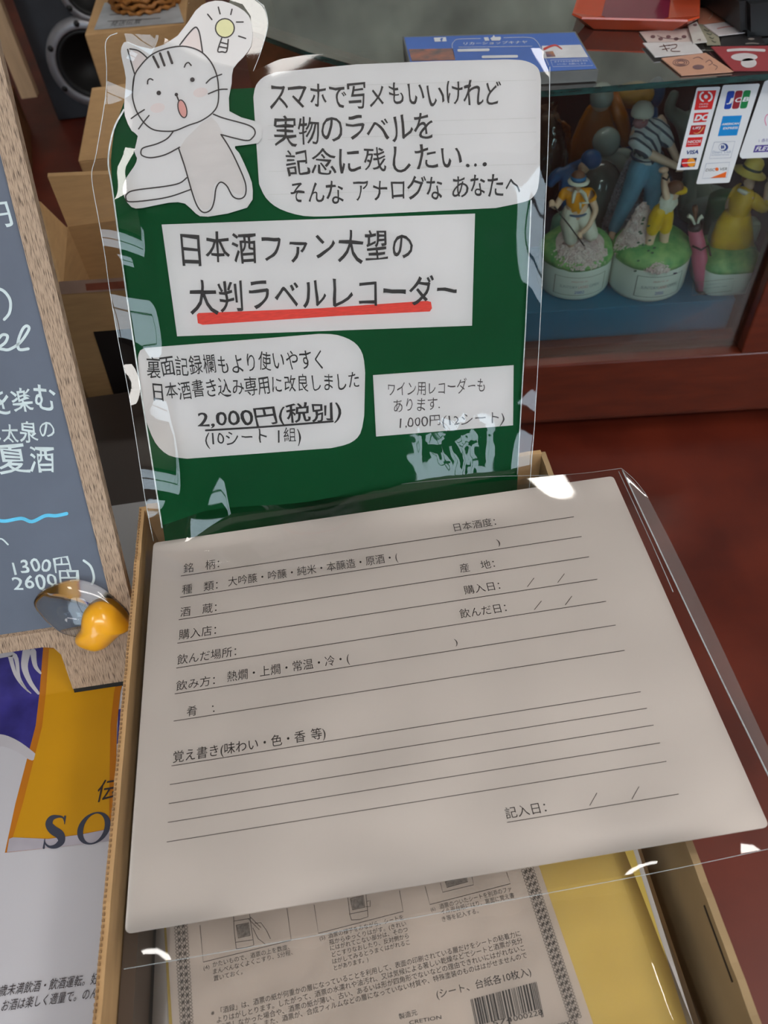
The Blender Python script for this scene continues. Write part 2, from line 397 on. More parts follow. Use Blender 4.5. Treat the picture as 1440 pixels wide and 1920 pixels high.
for i in range(len(sp) - 1): bm.faces.new((Lp[i], Lp[i + 1], Rp[i + 1], Rp[i]))
add_stroke(bm, PS, [(122, 1531), (121, 1545)], [4, 1.5], .00072); add_stroke(bm, PS, [(82, 1590), (84, 1573)], [4, 1.5], .00072)
flat_obj('title_letters', bm, slatei, po, 'large slanted slate blue capitals', PS.n)
letters('small_print', PS, [('伝', (178, 1505), (216, 1499), 38, dict(wgt=0.004)),
    ('0歳未満飲酒・飲酒運転。妊', (-12, 1870), (183, 1845), 20), ('お酒は楽しく適量で。のん', (1, 1897), (181, 1872), 20)], mat('poster black ink', S(48, 40, 44), .5), po, off=.0008, shear=.12)

# ------------------------------------------------------------------ cardboard box (open tray) in front
BX0, BX1, BY0, BY1 = -0.0115, 0.262, -0.125, 0.256
bx = thing('cardboard_box', 'open shallow kraft cardboard box holding the sleeves and the sign', 'box', ((BX0 + BX1) / 2, .06, STAND))
T = .0035
def fluted(name, a, b, top, bot, m, jag=.0012):
    """wall panel with a slightly ragged torn top edge"""
    a = V(a); b = V(b); n = 60; d = (b - a); th = V((-d.y, d.x, 0)).normalized() * T
    vs = []; fs = []
    for i in range(n + 1):
        p = a + d * (i / n); j = noise.noise(V((i * .7, a.x * 30, a.y * 9))) * jag
        vs += [(p.x, p.y, bot), (p.x, p.y, top + j), (p.x + th.x, p.y + th.y, top + j * .6), (p.x + th.x, p.y + th.y, bot)]
    for i in range(n):
        o = i * 4
        for k in range(4): fs.append((o + k, o + (k + 1) % 4, o + 4 + (k + 1) % 4, o + 4 + k))
    fs += [(3, 2, 1, 0), (n * 4, n * 4 + 1, n * 4 + 2, n * 4 + 3)]
    return mesh(name, vs, fs, m, bx)
fluted('side_wall', (BX0, BY1, 0), (BX0, BY0, 0), -.0012, STAND, kraft)
fluted('side_wall', (BX1 - T, BY1, 0), (BX1 - T, BY0, 0), -.0035, STAND, kraft_old)
fluted('back_wall', (BX0 + T, BY1 - T, 0), (BX1 - T, BY1 - T, 0), -.0012, STAND, kraft)
box('bottom_panel', (BX0 + T, BY0, STAND), (BX1 - T, BY1 - T, STAND + .003), kraft, bx)
# corrugation seen along the left rim
bm = bmesh.new()
n = 150; zz = .0002
for i in range(n):
    y0 = BY1 - .002 - (BY1 - BY0 - .004) * i / n; y1 = BY1 - .002 - (BY1 - BY0 - .004) * (i + .45) / n
    add_box(bm, (BX0 + .0004, y1, -.003), (BX0 + .0014, y0, zz - .0002 + .0007 * noise.noise(V((i * .3, 1, 1)))))
o = bm_obj('corrugated_edge', bm, kraft_in, bx); o['kind'] = 'stuff'
# torn corner tab behind, upper right, and small left tab
TP = Plane((0, BY1 + .001, 0), (0, -1, .15))
bm = bmesh.new(); add_slab(bm, [TP.P(x, y) for x, y in [(968, 872), (985, 866), (996, 870), (1004, 884), (1010, 876), (1012, 888), (1016, 905), (1016, 930), (965, 935)]], (0, .0025, 0)); o = bm_obj('torn_tab', bm, kraft_old, bx)
bm = bmesh.new(); add_slab(bm, [TP.P(x, y) for x, y in [(271, 955), (276, 950), (330, 944), (330, 975), (272, 980)]], (0, .0025, 0)); bm_obj('torn_tab', bm, kraft, bx)
# slit in the right wall
box('slit', (BX1 - T - .0003, -.055, -.010), (BX1 - T + .0002, -.025, -.0085), mat('slit shadow', S(40, 28, 20), .9), bx)

# packs of sheets lying in the box, each in a clear bag
ZC = -0.044
PC = Plane((0, 0, ZC), (0, 0, 1))
pk = thing('sheet_pack', 'pack of yellow and white sheets with printed instructions, in the box under the blank form', 'sheets', (.13, .02, STAND + .003))
lx = onz(300, 1920, ZC).x
yr0, yr1 = onz(1187, 1596, ZC), onz(1287, 1920, ZC); gr0, gr1 = onz(1196, 1594, ZC), onz(1300, 1920, ZC)
def ext(a, b, y):  # extend a line to another y
    t = (y - a.y) / (b.y - a.y); return a + (b - a) * t
YB, YT = -.12, .2
gl0, gl1 = onz(290, 1805, ZC), onz(285, 1920, ZC)
slab('backing_stack', [ext(gl0, gl1, YB), ext(gr0, gr1, YB), ext(gr0, gr1, YT), ext(gl0, gl1, YT)], (0, 0, -(ZC - STAND - .0034)), paper, pk).location.z += 0
yl0, yl1 = onz(312, 1805, ZC), onz(318, 1920, ZC)
yel = mat('yellow card', S(226, 200, 104), 0.6, 0.05, 12, col2=S(206, 178, 84))
bm = bmesh.new(); add_slab(bm, [p + V((0, 0, .0010)) for p in (ext(yl0, yl1, YB), ext(yr0, yr1, YB), ext(yr0, yr1, YT - .002), ext(yl0, yl1, YT - .002))], (0, 0, -.0009)); bm_obj('yellow_sheet', bm, yel, pk)
il0, il1 = onz(317, 1795, ZC), onz(325, 1920, ZC); ir0, ir1 = onz(1011, 1629, ZC), onz(1111, 1920, ZC)
isheet = bmesh.new(); add_slab(isheet, [p + V((0, 0, .0018)) for p in (ext(il0, il1, YB), ext(ir0, ir1, YB), ext(ir0, ir1, YT - .01), ext(il0, il1, YT - .01))], (0, 0, -.0007))
isheet = bm_obj('instruction_sheet', isheet, mat('instruction paper', S(214, 202, 192), .7, .01, 20), pk)
PI_ = Plane((0, 0, ZC + .0019), (0, 0, 1))
bm = bmesh.new()
TX = [('(4)', (382, 1820), (393, 1816), 9), ('かたいもので、酒票の上を数度、', (399, 1814), (543, 1780), 10), ('まんべんなくよくこすり、5分程、', (400, 1827), (549, 1790), 10), ('置いておく。', (401, 1840), (455, 1827), 10),
 ('(5)', (600, 1764), (610, 1761), 9), ('酒票の様子をみながら、シートを', (616, 1760), (757, 1724), 10), ('瓶からゆっくりはがす。(きれい', (618, 1772), (762, 1736), 10), ('にはがれてこない部分は、そのつ', (620, 1783), (765, 1747), 10), ('どこすりなおしたり、反対側から', (623, 1795), (767, 1759), 10), ('はがしてみるとうまくはがれるこ', (624, 1808), (769, 1771), 10), ('とがあります。)', (627, 1820), (691, 1803), 10),
 ('(6)', (809, 1710), (817, 1707), 9), ('酒票のついたシートを別添のファ', (825, 1705), (960, 1671), 10), ('イル用台紙にはり、裏面に覚え書', (828, 1715), (965, 1683), 10), ('き等を記入する。', (830, 1729), (898, 1712), 10),
 ('※「酒録」は、酒票の紙が何重かの層になっていることを利用して、表面の印刷されている層だけをシートの粘着力に', (396, 1906), (977, 1755), 12), ('よりはがしとります。したがって、酒票の水濡れや油汚れ、又は気候による著しい乾燥などでシートと酒票が充分', (407, 1919), (981, 1768), 12),
 ('接着しなかった場合や、酒票の紙が薄い、古い、あるいは形が四角形でないなどの理由できれいにはがれないこ', (411, 1933), (985, 1782), 12), ('とがあります。また、酒票が、合成フィルムなどの層になっていない材質や、特殊塗装のものははがせませんので', (415, 1946), (989, 1796), 12)]
letters('instruction_text', PI_, TX, fine_ink, isheet, off=.0001)
letters('pack_text', PI_, [('(シート、台紙各10枚入)', (820, 1873), (997, 1829), 17), ('製造元', (749, 1912), (783, 1903), 11), ('CRETION', (768, 1922), (828, 1911), 9)], print_ink, isheet, off=.0001)
bm = bmesh.new()
def L2(bm, pl, pts, wd, off=.0001): add_stroke(bm, pl, pts, wd, off, curve=False)
for q in ([(375, 1735), (381, 1804), (546, 1763), (538, 1703)], [(589, 1697), (597, 1750), (756, 1709), (749, 1670)], [(797, 1662), (806, 1696), (957, 1657), (950, 1636)]): L2(bm, PI_, q, 1.3)
for q in ([(438, 1718), (439, 1745), (443, 1779)], [(468, 1714), (472, 1745), (476, 1772), (460, 1777), (443, 1779)], [(438, 1727), (470, 1722)], [(442, 1767), (474, 1762)],
          [(652, 1682), (656, 1715), (659, 1725)], [(686, 1676), (689, 1705), (690, 1719), (675, 1724), (659, 1725)], [(655, 1714), (689, 1707)], [(689, 1690), (694, 1688), (694, 1700), (686, 1700)],
          [(465, 1722), (486, 1743)], [(470, 1720), (489, 1739)], [(478, 1731), (489, 1730), (500, 1745), (507, 1760)], [(474, 1740), (484, 1760), (497, 1770)],
          [(826, 1656), (830, 1673), (888, 1659), (885, 1644)]): L2(bm, PI_, q, 1.1)
for q in ([(443, 1735), (466, 1730), (469, 1754), (447, 1759)], [(657, 1685), (681, 1679), (684, 1701), (661, 1706)], [(835, 1653), (876, 1645), (877, 1653), (838, 1664)]): L2(bm, PI_, q + q[:1], 1.4)
flat_obj('bottle_drawings', bm, fine_ink, isheet, None, PI_.n)
lt = mat('grey halftone', S(150, 142, 136), .7, .25, 900)
for q in ([(444, 1736), (465, 1731), (468, 1753), (448, 1758)], [(658, 1686), (680, 1680), (683, 1700), (662, 1705)], [(836, 1654), (875, 1646), (876, 1652), (839, 1663)]): bm = bmesh.new(); add_flat(bm, PI_, q, .00005); flat_obj('label_tint', bm, lt, isheet, None, PI_.n)
# chain pattern border
bm = bmesh.new()
def chain(p0, p1, wpx, step=13.0):
    L = math.hypot(p1[0] - p0[0], p1[1] - p0[1]); n = int(L / step); ux, uy = (p1[0] - p0[0]) / L, (p1[1] - p0[1]) / L; vx, vy = -uy, ux
    for i in range(n):
        for j, (c, rx, ry) in enumerate(((-.36, .13, .40), (0, .15, .30), (.36, .13, .40))):
            for h in (0.0, .5):
                cx_, cy_ = p0[0] + ux * (i + h) * step + vx * c * wpx, p0[1] + uy * (i + h) * step + vy * c * wpx
                R = [(cx_ + vx * rx * wpx * math.cos(t) * (1.1 if j != 1 else .9) + ux * .34 * step * .62 * math.sin(t), cy_ + vy * rx * wpx * math.cos(t) + uy * .34 * step * .62 * math.sin(t)) for t in [2 * PI * k / 8 + .39 for k in range(8)]]
                L2(bm, PI_, R + R[:1], 0.9, .0001)
        for c in (-.18, .18):
            cx_, cy_ = p0[0] + ux * (i + .25) * step + vx * c * wpx, p0[1] + uy * (i + .25) * step + vy * c * wpx
            L2(bm, PI_, [(cx_ - vx * 2, cy_ - vy * 2 - uy * 3), (cx_ + vx * 2, cy_ + vy * 2 + uy * 3)], 2.2, .0001)
            L2(bm, PI_, [(cx_ + vx * 2, cy_ + vy * 2 - uy * 3), (cx_ - vx * 2, cy_ - vy * 2 + uy * 3)], 1.6, .0001)
chain((339, 1733), (351, 1935), 25); chain((989, 1630), (1084, 1925), 24); chain((1082, 1922), (1010, 1940), 22)
o = flat_obj('chain_border', bm, fine_ink, isheet, None, PI_.n)
# bar code
bm = bmesh.new(); x = 0.0; W = 134.0
rr = random.Random(3)
while x < W:
    wd = rr.choice([1.2, 1.2, 1.8, 2.6, 3.6]); q = lambda u, v: (882 + u * .93 + v * .21, 1874 - u * .25 + v)
    lo = 66 if (60 < x < 68 or x > 126 or x < 6) else 50
    add_flat(bm, PI_, [q(x, 0), q(x + wd, 0), q(x + wd, lo), q(x, lo)], .0001); x += wd + rr.choice([1.3, 1.3, 2.0, 3.0])
add_text(bm, PI_, '574', (925, 1925), (962, 1916), 12, off=.0001); add_text(bm, PI_, '000228', (964, 1916), (1019, 1903), 13, off=.0001)
flat_obj('bar_code', bm, print_ink, isheet, None, PI_.n)
dk_ = box('dark_folder', (BX0 + T + .0008, YB + .002, STAND + .0034), (ext(gl0, gl1, -.05).x - .0015, YT - .03, -.020), mat('dark grey brown folder', S(84, 72, 64), .35, .05, 20), None, (0, .04, STAND + .003))  # dark block added to darken the gap inside the left wall
tag(dk_, 'dark grey-brown folder standing in the box along its left wall', 'folder')
# clear bag round the pack
def film_grid(name, L, R, m, parent, pl, off=0, disp=None, nx=26, thick=0):
    """ruled sheet between a left and a right border (picture points), with dents"""
    n = len(L); vs = []; fs = []
    for j in range(n):
        for i in range(nx + 1):
            t = i / nx; x = L[j][0] + (R[j][0] - L[j][0]) * t; y = L[j][1] + (R[j][1] - L[j][1]) * t
            vs.append(pl.P(x, y, off + (disp(t, j / (n - 1)) if disp else 0)))
    for j in range(n - 1):
        for i in range(nx): a_ = j * (nx + 1) + i; fs.append((a_, a_ + nx + 1, a_ + nx + 2, a_ + 1))
    return mesh(name, vs, fs, m, parent, None, True)
b0, b1 = onz(1214, 1645, ZC), onz(1325, 1920, ZC); c0, c1 = onz(245, 1800, ZC), onz(232, 1920, ZC)
vs = []; fs = []; ny, nx = 30, 30
for j in range(ny + 1):
    y = YB + (YT - YB) * j / ny; xa, xb = max(ext(c0, c1, y).x, BX0 + T + .001), min(ext(b0, b1, y).x, BX1 - T - .001)
    for i in range(nx + 1):
        t = i / nx; edge = min(t, 1 - t); z = ZC + .0035 + .0009 * noise.noise(V((t * 6, j * .25, 2))) - (.010 * max(0, (.03 - edge) / .03))
        vs.append((xa + (xb - xa) * t, y, z))
for j in range(ny):
    for i in range(nx): a_ = j * (nx + 1) + i; fs.append((a_, a_ + 1, a_ + nx + 2, a_ + nx + 1))
mesh('clear_bag', vs, fs, bag, pk, None, True)

# ------------------------------------------------------------------ blank record form in a clear sleeve
PF = Plane((0, 0, 0.0), (0, 0, 1))
fm = thing('record_form', 'large blank cream tasting record form in a clear sleeve on top of the box', 'form', (.15, .11, -.0012))
fo = bmesh.new()
def rc(pts, r=.003):  # rounded rectangle in world
    out = []
    for i, p in enumerate(pts):
        p = V(p); a_ = (V(pts[i - 1]) - p).normalized(); b_ = (V(pts[(i + 1) % len(pts)]) - p).normalized()
        for k in range(5):
            t = k / 4; out.append(p + a_ * r * (1 - t) ** 2 + b_ * r * t ** 2)
    return out
add_slab(fo, rc([(0, 0, 0), (.2975, .0005, 0), (.2975, .2232, 0), (0, .2232, 0)]), (0, 0, -.0009))
fo = bm_obj('form_sheet', fo, cardpaper, fm)
bm = bmesh.new()
for a, b in [((339.5, 1080), (1075.5, 969)), ((338, 1120), (1090, 1006)), ((335.5, 1162), (1104, 1044)), ((333, 1206), (1119.5, 1086)), ((331, 1252.5), (1136, 1127.5)), ((328, 1301), (1154, 1172)), ((326, 1352), (1170.7, 1219.5)), ((322, 1436), (1201, 1297)), ((319, 1471), (1212.5, 1328)), ((317, 1506.7), (1225, 1359.6)), ((315, 1542), (1237, 1393)), ((313, 1578.7), (1249, 1427.6)), ((951, 1542), (1272, 1489))]:
    add_stroke(bm, PF, [a, b], 1.35, .00012, False)
for a, b in [((989, 1100), (1001, 1084)), ((1046, 1092), (1058, 1076)), ((1002, 1143), (1015, 1127)), ((1060, 1134), (1072, 1118)), ((1106, 1510), (1119, 1487)), ((1185, 1498), (1198, 1475))]: add_stroke(bm, PF, [a, b], 1.3, .00012, False)
flat_obj('ruled_lines', bm, fine_ink, fo, None, PF.n)
letters('printed_labels', PF, [('銘　柄：', (344, 1075), (411, 1065), 17), ('日本酒度：', (853, 997), (931, 985), 15), ('種　類：', (341, 1115), (408, 1105), 17), ('大吟醸・吟醸・純米・本醸造・原酒・(', (428, 1100), (747, 1052), 17), (')', (934, 1023), (939, 1022), 14),
    ('酒　蔵：', (338, 1157), (406, 1147), 17), ('産　地：', (864, 1074), (929, 1064), 16), ('購入店：', (335, 1200), (405, 1190), 18), ('購入日：', (872, 1115), (939, 1105), 16), ('飲んだ場所：', (332, 1247), (443, 1230), 18), ('飲んだ日：', (864, 1160), (951, 1147), 17),
    ('飲み方：', (330, 1296), (403, 1284), 18), ('熱燗・上燗・常温・冷・(', (426, 1279), (656, 1243), 19), (')', (854, 1210), (859, 1209), 14), ('肴', (350, 1344), (369, 1341), 18), ('：', (400, 1337), (403, 1336), 18),
    ('覚え書き(味わい・色・香 等)', (324, 1431), (611, 1384), 21, dict(wgt=0.0)), ('記入日：', (950, 1536), (1026, 1523), 21)], print_ink, fo, off=.00015, wgt=-.0035)
# sleeve: upper film with a fold seam at the right, open flap at the bottom
def sl_disp(t, v):
    e = max(0, (t - .86) / .14); d = .0012 + .0004 * noise.noise(V((t * 7, v * 7, 1)))
    top = max(0, (.10 - v) / .10); bot = max(0, (v - .88) / .12)
    d += top * (.0030 * math.sin(t * 13) + .003) * (1 if t < .5 else .7) + bot * (.0030 * math.sin(t * 17 + 1) * abs(2 * t - 1) + .0012)
    return max(d, .0004) if v < .93 or t < .9 else d
Ls, Rs = [], []
LP = smooth_poly([(277, 968), (268, 1150), (256, 1400), (243, 1640), (230, 1816)], 8, False); RP = smooth_poly([(1165, 879), (1245, 1050), (1340, 1250), (1440, 1455), (1500, 1580)], 8, False)
film_grid('clear_sleeve', LP, RP, sleeve_form, fm, PF, 0, sl_disp, 60)
# outer lip beyond the seam
LP2 = smooth_poly([(1165, 879), (1245, 1050), (1340, 1250), (1440, 1455), (1500, 1580)], 6, False); RP2 = smooth_poly([(1213, 929), (1270, 1040), (1352, 1210), (1440, 1400), (1510, 1545)], 6, False)
film_grid('sleeve_lip', LP2, RP2, film('sleeve lip film', tint=(.80, .80, .79), gain=1.9, bscale=16, haze=.10), fm, PF, .0004, lambda t, v: .0015 * t + .0008 * noise.noise(V((v * 9, t, 0))), 6)
bm = bmesh.new()
add_tube(bm, [PF.P(x, y, .0012) for x, y in smooth_poly([(1167, 882), (1246, 1050), (1341, 1250), (1441, 1455), (1500, 1580)], 14, False)], .00045, 5)
add_tube(bm, [PF.P(x, y, .0010) for x, y in smooth_poly([(1160, 884), (1218, 1010), (1262, 1110)], 10, False)], .0003, 5)
bm_obj('weld_seam', bm, mat('welded plastic seam', S(176, 184, 188), .25, .1, 900), fm, None, True)
bm = bmesh.new()
for q in ([(232, 1817), (520, 1767), (800, 1716), (1200, 1642), (1440, 1592), (1500, 1580)], [(277, 966), (560, 930), (860, 897), (1060, 890), (1165, 878)], [(1165, 878), (1190, 900), (1213, 929)]):
    bm = bmesh.new(); add_tube(bm, [PF.P(x, y, .0012) for x, y in smooth_poly(q, 8, False)], .00013, 4); bm_obj('film_edge', bm, MATS['welded plastic seam'], fm)

# ------------------------------------------------------------------ green hand written shop sign leaning in the box
PN = V((.05, -.871, .489)).normalized()
PP = Plane(CAM + (V((-.0074, .2764, -.03)) - CAM) * .897, PN)
sg = thing('shop_sign', 'green laminated hand-written sign with cat cutout, leaning behind the blank form', 'sign', (.13, .262, STAND + .004))
G = [(206, 177), (1009, 138), (973, 940), (300, 1012)]
Gs = smooth_poly([(215, 240), (208, 300), (213, 370), (226, 460), (244, 590), (262, 720), (285, 860), (301, 960), (309, 1012), (315, 1050)], 3, False)
Gl = [(238, 176)] + Gs
gp = [PP.P(x, y) for x, y in Gl + [(966, 975), (971, 888), (994, 425), (1003, 140)]]
gb = slab('green_backing', gp, -PN * .0012, green, sg)
def u1(x, y): return (x / 2.667 + 480, y / 2.667)
def u6(x, y): return (x / 1.756 + 200, y / 1.756 + 380)
bub1 = smooth_poly([(475, 182), (480, 160), (495, 144), (518, 135)], 3, False) + [u1(500, 322), u1(900, 305)] + smooth_poly([u1(1250, 297), u1(1330, 301), u1(1385, 320), u1(1415, 350), u1(1425, 400)], 3, False) + smooth_poly([u1(1420, 850), u1(1410, 940), u1(1385, 985), u1(1340, 1010), u1(1200, 1040)], 3, False) + [u1(800, 1060)] + smooth_poly([u1(380, 1081), u1(240, 1080), u1(120, 1045), u1(50, 990), u1(15, 920)], 3, False)
o = sheet('speech_panel', PP, bub1, .0008, .0005, paper, sg); o['label'] = 'rounded white panel at the top with four written lines'
hw = dict(off=.00105, wgt=.006, jit=1.0)
letters('handwriting', PP, [('スマホで写メもいいけれど', (508, 205), (939, 197), 46), ('実物のラベルを', (517, 273), (812, 262), 50), ('記念に残したい…', (537, 329), (911, 313), 47), ('そんな アナログな あなたへ', (545, 384), (977, 366), 42)], ink, o, **hw)
bm = bmesh.new()
for yl in (430, 620, 690, 850, 965): add_stroke(bm, PP, [u1(60, yl + 8), u1(1400, yl - 30)], .7, .00095, False)
flat_obj('faint_rules', bm, mat('faint rule', S(200, 197, 192), .7), o, None, PN)
o = sheet('title_panel', PP, [u6(181, 72), u6(1213, 36), u6(1203, 405), u6(232, 440)], .0010, .0006, paper, sg); o['label'] = 'white rectangular title panel underlined in red'
bm = bmesh.new()
add_flat(bm, PP, [(369, 590), (372, 587), (600, 578), (800, 564), (808, 566), (810, 578), (806, 584), (640, 592), (380, 609), (371, 606)], .0012); flat_obj('red_underline', bm, red_ink, o, None, PN)
letters('handwriting', PP, [('日本酒ファン大望の', (343, 497), (774, 488), 58), ('大判ラベルレコーダー', (359, 587), (858, 572), 58)], ink, o, off=.0014, wgt=.008, jit=.8)
bub2 = smooth_poly([u6(103, 510), u6(110, 487), u6(130, 478)], 2, False) + [u6(420, 455)] + smooth_poly([u6(700, 432), u6(760, 436), u6(815, 460), u6(843, 500), u6(851, 560)], 3, False) + smooth_poly([u6(848, 700), u6(835, 760), u6(800, 792), u6(740, 808)], 3, False) + [u6(500, 826)] + smooth_poly([u6(265, 843), u6(205, 832), u6(160, 790), u6(130, 720)], 3, False) + [u6(108, 600)]
o = sheet('price_panel', PP, bub2, .0008, .0005, paper, sg); o['label'] = 'rounded white panel at the lower left with the larger price'
letters('handwriting', PP, [('裏面記録欄もより使いやすく', (278, 708), (605, 690), 36), ('日本酒書き込み専用に改良しました', (290, 751), (674, 728), 32), ('2,000円(税別)', (372, 803), (641, 787), 34, dict(wgt=.013)), ('(10シート 1組)', (387, 838), (565, 829), 28)], ink, o, off=.00105, wgt=.002, jit=.9)
bm = bmesh.new(); add_stroke(bm, PP, [(386, 807), (500, 800), (624, 790)], 3.6, .0011); flat_obj('underline', bm, ink, o, None, PN)
o = sheet('small_panel', PP, [u6(877, 568), u6(1340, 535), u6(1338, 733), u6(887, 770)], .0008, .0005, paper, sg); o['label'] = 'small white rectangular panel at the lower right'
letters('handwriting', PP, [('ワイン用レコーダーも', (727, 744), (909, 736), 25), ('あります.', (738, 774), (825, 769), 25), ('1,000円(12シート)', (750, 803), (945, 794), 22)], mat('thin marker ink', S(70, 62, 62), .5), o, off=.00105, wgt=-.002, jit=.9)
# cat cutout
c3 = lambda x, y: (x / 3, y / 3)
cat_out = [c3(*p) for p in smooth_poly([(680, 290), (690, 250), (720, 235), (850, 275), (1000, 200), (1100, 60), (1170, 12), (1250, 5), (1340, 40), (1400, 90), (1420, 170), (1412, 260), (1365, 325), (1312, 385), (1303, 470), (1290, 625), (1430, 680), (1465, 712), (1473, 750), (1452, 805), (1322, 822), (1345, 860), (1400, 980), (1422, 1070), (1390, 1168), (1170, 1219), (1100, 1200), (1040, 1145), (950, 1140), (800, 1170), (740, 1165), (700, 1110), (690, 1060), (710, 1000), (755, 935), (771, 890), (755, 850), (775, 765), (740, 735), (702, 650), (700, 560), (708, 440), (690, 350)], 2)]
ct = sheet('cat_cutout', PP, cat_out, .0022, .0006, paper, sg); ct['label'] = 'white paper cutout of a hand-drawn cat with a light bulb'
def c3s(pts): return [c3(*p) for p in pts]
bm = bmesh.new(); head = [(745, 520), (755, 430), (790, 370), (850, 310), (930, 275), (1030, 260), (1120, 285), (1180, 340), (1215, 410), (1228, 480), (1226, 580), (1195, 635), (1130, 680), (1060, 705), (985, 735), (920, 738), (860, 728), (810, 690), (770, 630), (750, 570)]
PW = 2.6
body = [(1005, 835), (1040, 940), (1080, 1080), (1110, 1160), (1145, 1195), (1185, 1180), (1205, 1130), (1215, 1060), (1240, 1025), (1275, 1045), (1310, 1105), (1350, 1118), (1380, 1095), (1380, 1030), (1340, 930), (1290, 830), (1243, 757)]
arm1 = [(975, 738), (940, 780), (880, 810), (810, 830), (793, 850), (800, 875), (850, 887), (930, 870), (1010, 828)]
arm2 = [(1200, 642), (1260, 665), (1400, 705), (1435, 740), (1420, 775), (1380, 790), (1243, 757)]
for q in (head + head[:2], body, arm1, arm2, [(1050, 1000), (1010, 1030), (930, 1048), (760, 1070), (715, 1090), (708, 1115), (730, 1135), (850, 1125), (960, 1105), (1075, 1065)],
          [(757, 415), (740, 360), (718, 278)], [(730, 275), (770, 282), (800, 300), (830, 328)], [(1012, 252), (1060, 190), (1095, 155), (1112, 162), (1125, 200), (1140, 298)],
          [(830, 472), (832, 452), (845, 443), (860, 450)], [(1037, 378), (1045, 360), (1060, 352), (1075, 368)], [(992, 532), (998, 548), (1005, 565)],
          [(1160, 468), (1190, 440), (1247, 418)], [(1172, 528), (1230, 505), (1278, 502)], [(738, 667), (775, 640), (812, 617)], [(780, 725), (805, 690), (838, 650)],
          [(1168, 80), (1192, 110)], [(1228, 40), (1238, 78)], [(1305, 52), (1298, 82)], [(1330, 124), (1368, 124)], [(1342, 203), (1382, 216)],
          [(1247, 215), (1225, 286), (1250, 291), (1275, 289), (1284, 222)], [(1240, 238), (1276, 247)], [(1233, 262), (1274, 270)]):
    add_stroke(bm, PP, c3s(q), PW if len(q) < 9 or q is not body else PW, .0024, True)
for q in ([(862, 318), (892, 378)], [(900, 300), (925, 368)], [(945, 292), (968, 355)]): add_stroke(bm, PP, c3s(q), 4.6, .0024, False)
bul = [(1265 + 53 * math.cos(t), 158 + 53 * math.sin(t)) for t in [2 * PI * k / 20 for k in range(21)]]; add_stroke(bm, PP, c3s(bul), 2.4, .0024, False)
mo = [(1026 + 24 * math.cos(t) * .97 - 50 * math.sin(t) * -.22, 612 + 24 * math.cos(t) * -.1 + 50 * math.sin(t)) for t in [2 * PI * k / 20 for k in range(21)]]; add_stroke(bm, PP, c3s(mo), 2.2, .0024, False)
for x, y, r in ((893, 523, 13), (1082, 448, 13), (992, 532, 10)): add_disc(bm, PP, x / 3, y / 3, r / 3, r / 3, .00245)
flat_obj('drawn_outline', bm, mat('brown black felt pen', S(48, 38, 38), .5), ct, None, PN)
pink = mat('pale pink crayon', S(212, 188, 182), .7, .03, 60); 
bm = bmesh.new()
add_flat(bm, PP, c3s([(760, 410), (745, 350), (725, 285), (770, 285), (800, 302), (826, 328), (790, 365)]), .0023); add_flat(bm, PP, c3s([(1018, 258), (1060, 196), (1095, 162), (1110, 168), (1122, 205), (1134, 290), (1080, 266)]), .0023)
add_disc(bm, PP, 886 / 3, 607 / 3, 14, 9, .0023, -.2); add_disc(bm, PP, 1128 / 3, 520 / 3, 14, 9, .0023, -.2)
flat_obj('ear_and_cheek_tint', bm, mat('ear tint', S(217, 203, 200), .7, .02, 60), ct, None, PN)
bm = bmesh.new(); add_flat(bm, PP, c3s(mo[:-1]), .0023); flat_obj('mouth_tint', bm, mat('mouth tint', S(214, 158, 150), .7), ct, None, PN)
bm = bmesh.new(); add_flat(bm, PP, c3s(bul[:-1]), .0023); flat_obj('bulb_tint', bm, mat('bulb tint', S(222, 218, 168), .7), ct, None, PN)
bm = bmesh.new(); add_flat(bm, PP, [c3(*p) for p in smooth_poly([(1005, 840), (1100, 725), (1190, 660), (1250, 745), (1300, 850), (1370, 1010), (1365, 1095), (1310, 1080), (1250, 1020), (1205, 1040), (1190, 1150), (1140, 1180), (1085, 1080), (1045, 950)], 2)], .00226)
flat_obj('body_tint', bm, mat('body tint', S(208, 201, 198), .75, .03, 30, stretch=(1, 4, 4)), ct, None, PN)
# laminate film over and round the sign
Lf = smooth_poly([(214, 62), (198, 80), (200, 133), (197, 187), (180, 290), (172, 333), (186, 417), (197, 480), (205, 540), (222, 640), (240, 730), (256, 830), (272, 935), (288, 1015)], 5, False)
Rf = smooth_poly([(352, 60), (360, 80), (1028, 150), (1030, 200), (1027, 290), (1025, 340), (1023, 400), (1020, 453), (1016, 540), (1011, 640), (1007, 715), (1002, 800), (994, 900), (988, 950)], 5, False)
for i in range(10): 
    if i < 10: Rf[i] = (352 + (1000 - 352) * min(1, max(0, i - 2) / 6.0) if i > 2 else 300, 60 + i * 7)
top = [(220, 62), (300, 66), (380, 110), (475, 133), (524, 111), (573, 103), (760, 94), (1015, 90), (1029, 110)]
def pop_disp(t, v):
    l = max(0, (.10 - t) / .10); d = .0030 + .0006 * noise.noise(V((t * 5, v * 5, 3)))
    d += l * (.0060 * math.sin(v * 15 + 2.2) + .003) + max(0, (t - .95) / .05) * .0010 * math.sin(v * 12)
    d += max(0, 1 - ((t - .80) / .12) ** 2 - ((v - .86) / .08) ** 2) * .0012 * noise.noise(V((t * 55, v * 55, 0)))
    d += max(0, (.22 - t) / .22) * max(0, (v - .78) / .22) * .016
    return d
def interp(pts, y, ax=1):
    for a_, b_ in zip(pts, pts[1:]):
        if (a_[ax] - y) * (b_[ax] - y) <= 0 and a_[ax] != b_[ax]: t = (y - a_[ax]) / (b_[ax] - a_[ax]); return a_[1 - ax] + (b_[1 - ax] - a_[1 - ax]) * t
    return pts[0][1 - ax] if abs(y - pts[0][ax]) < abs(y - pts[-1][ax]) else pts[-1][1 - ax]
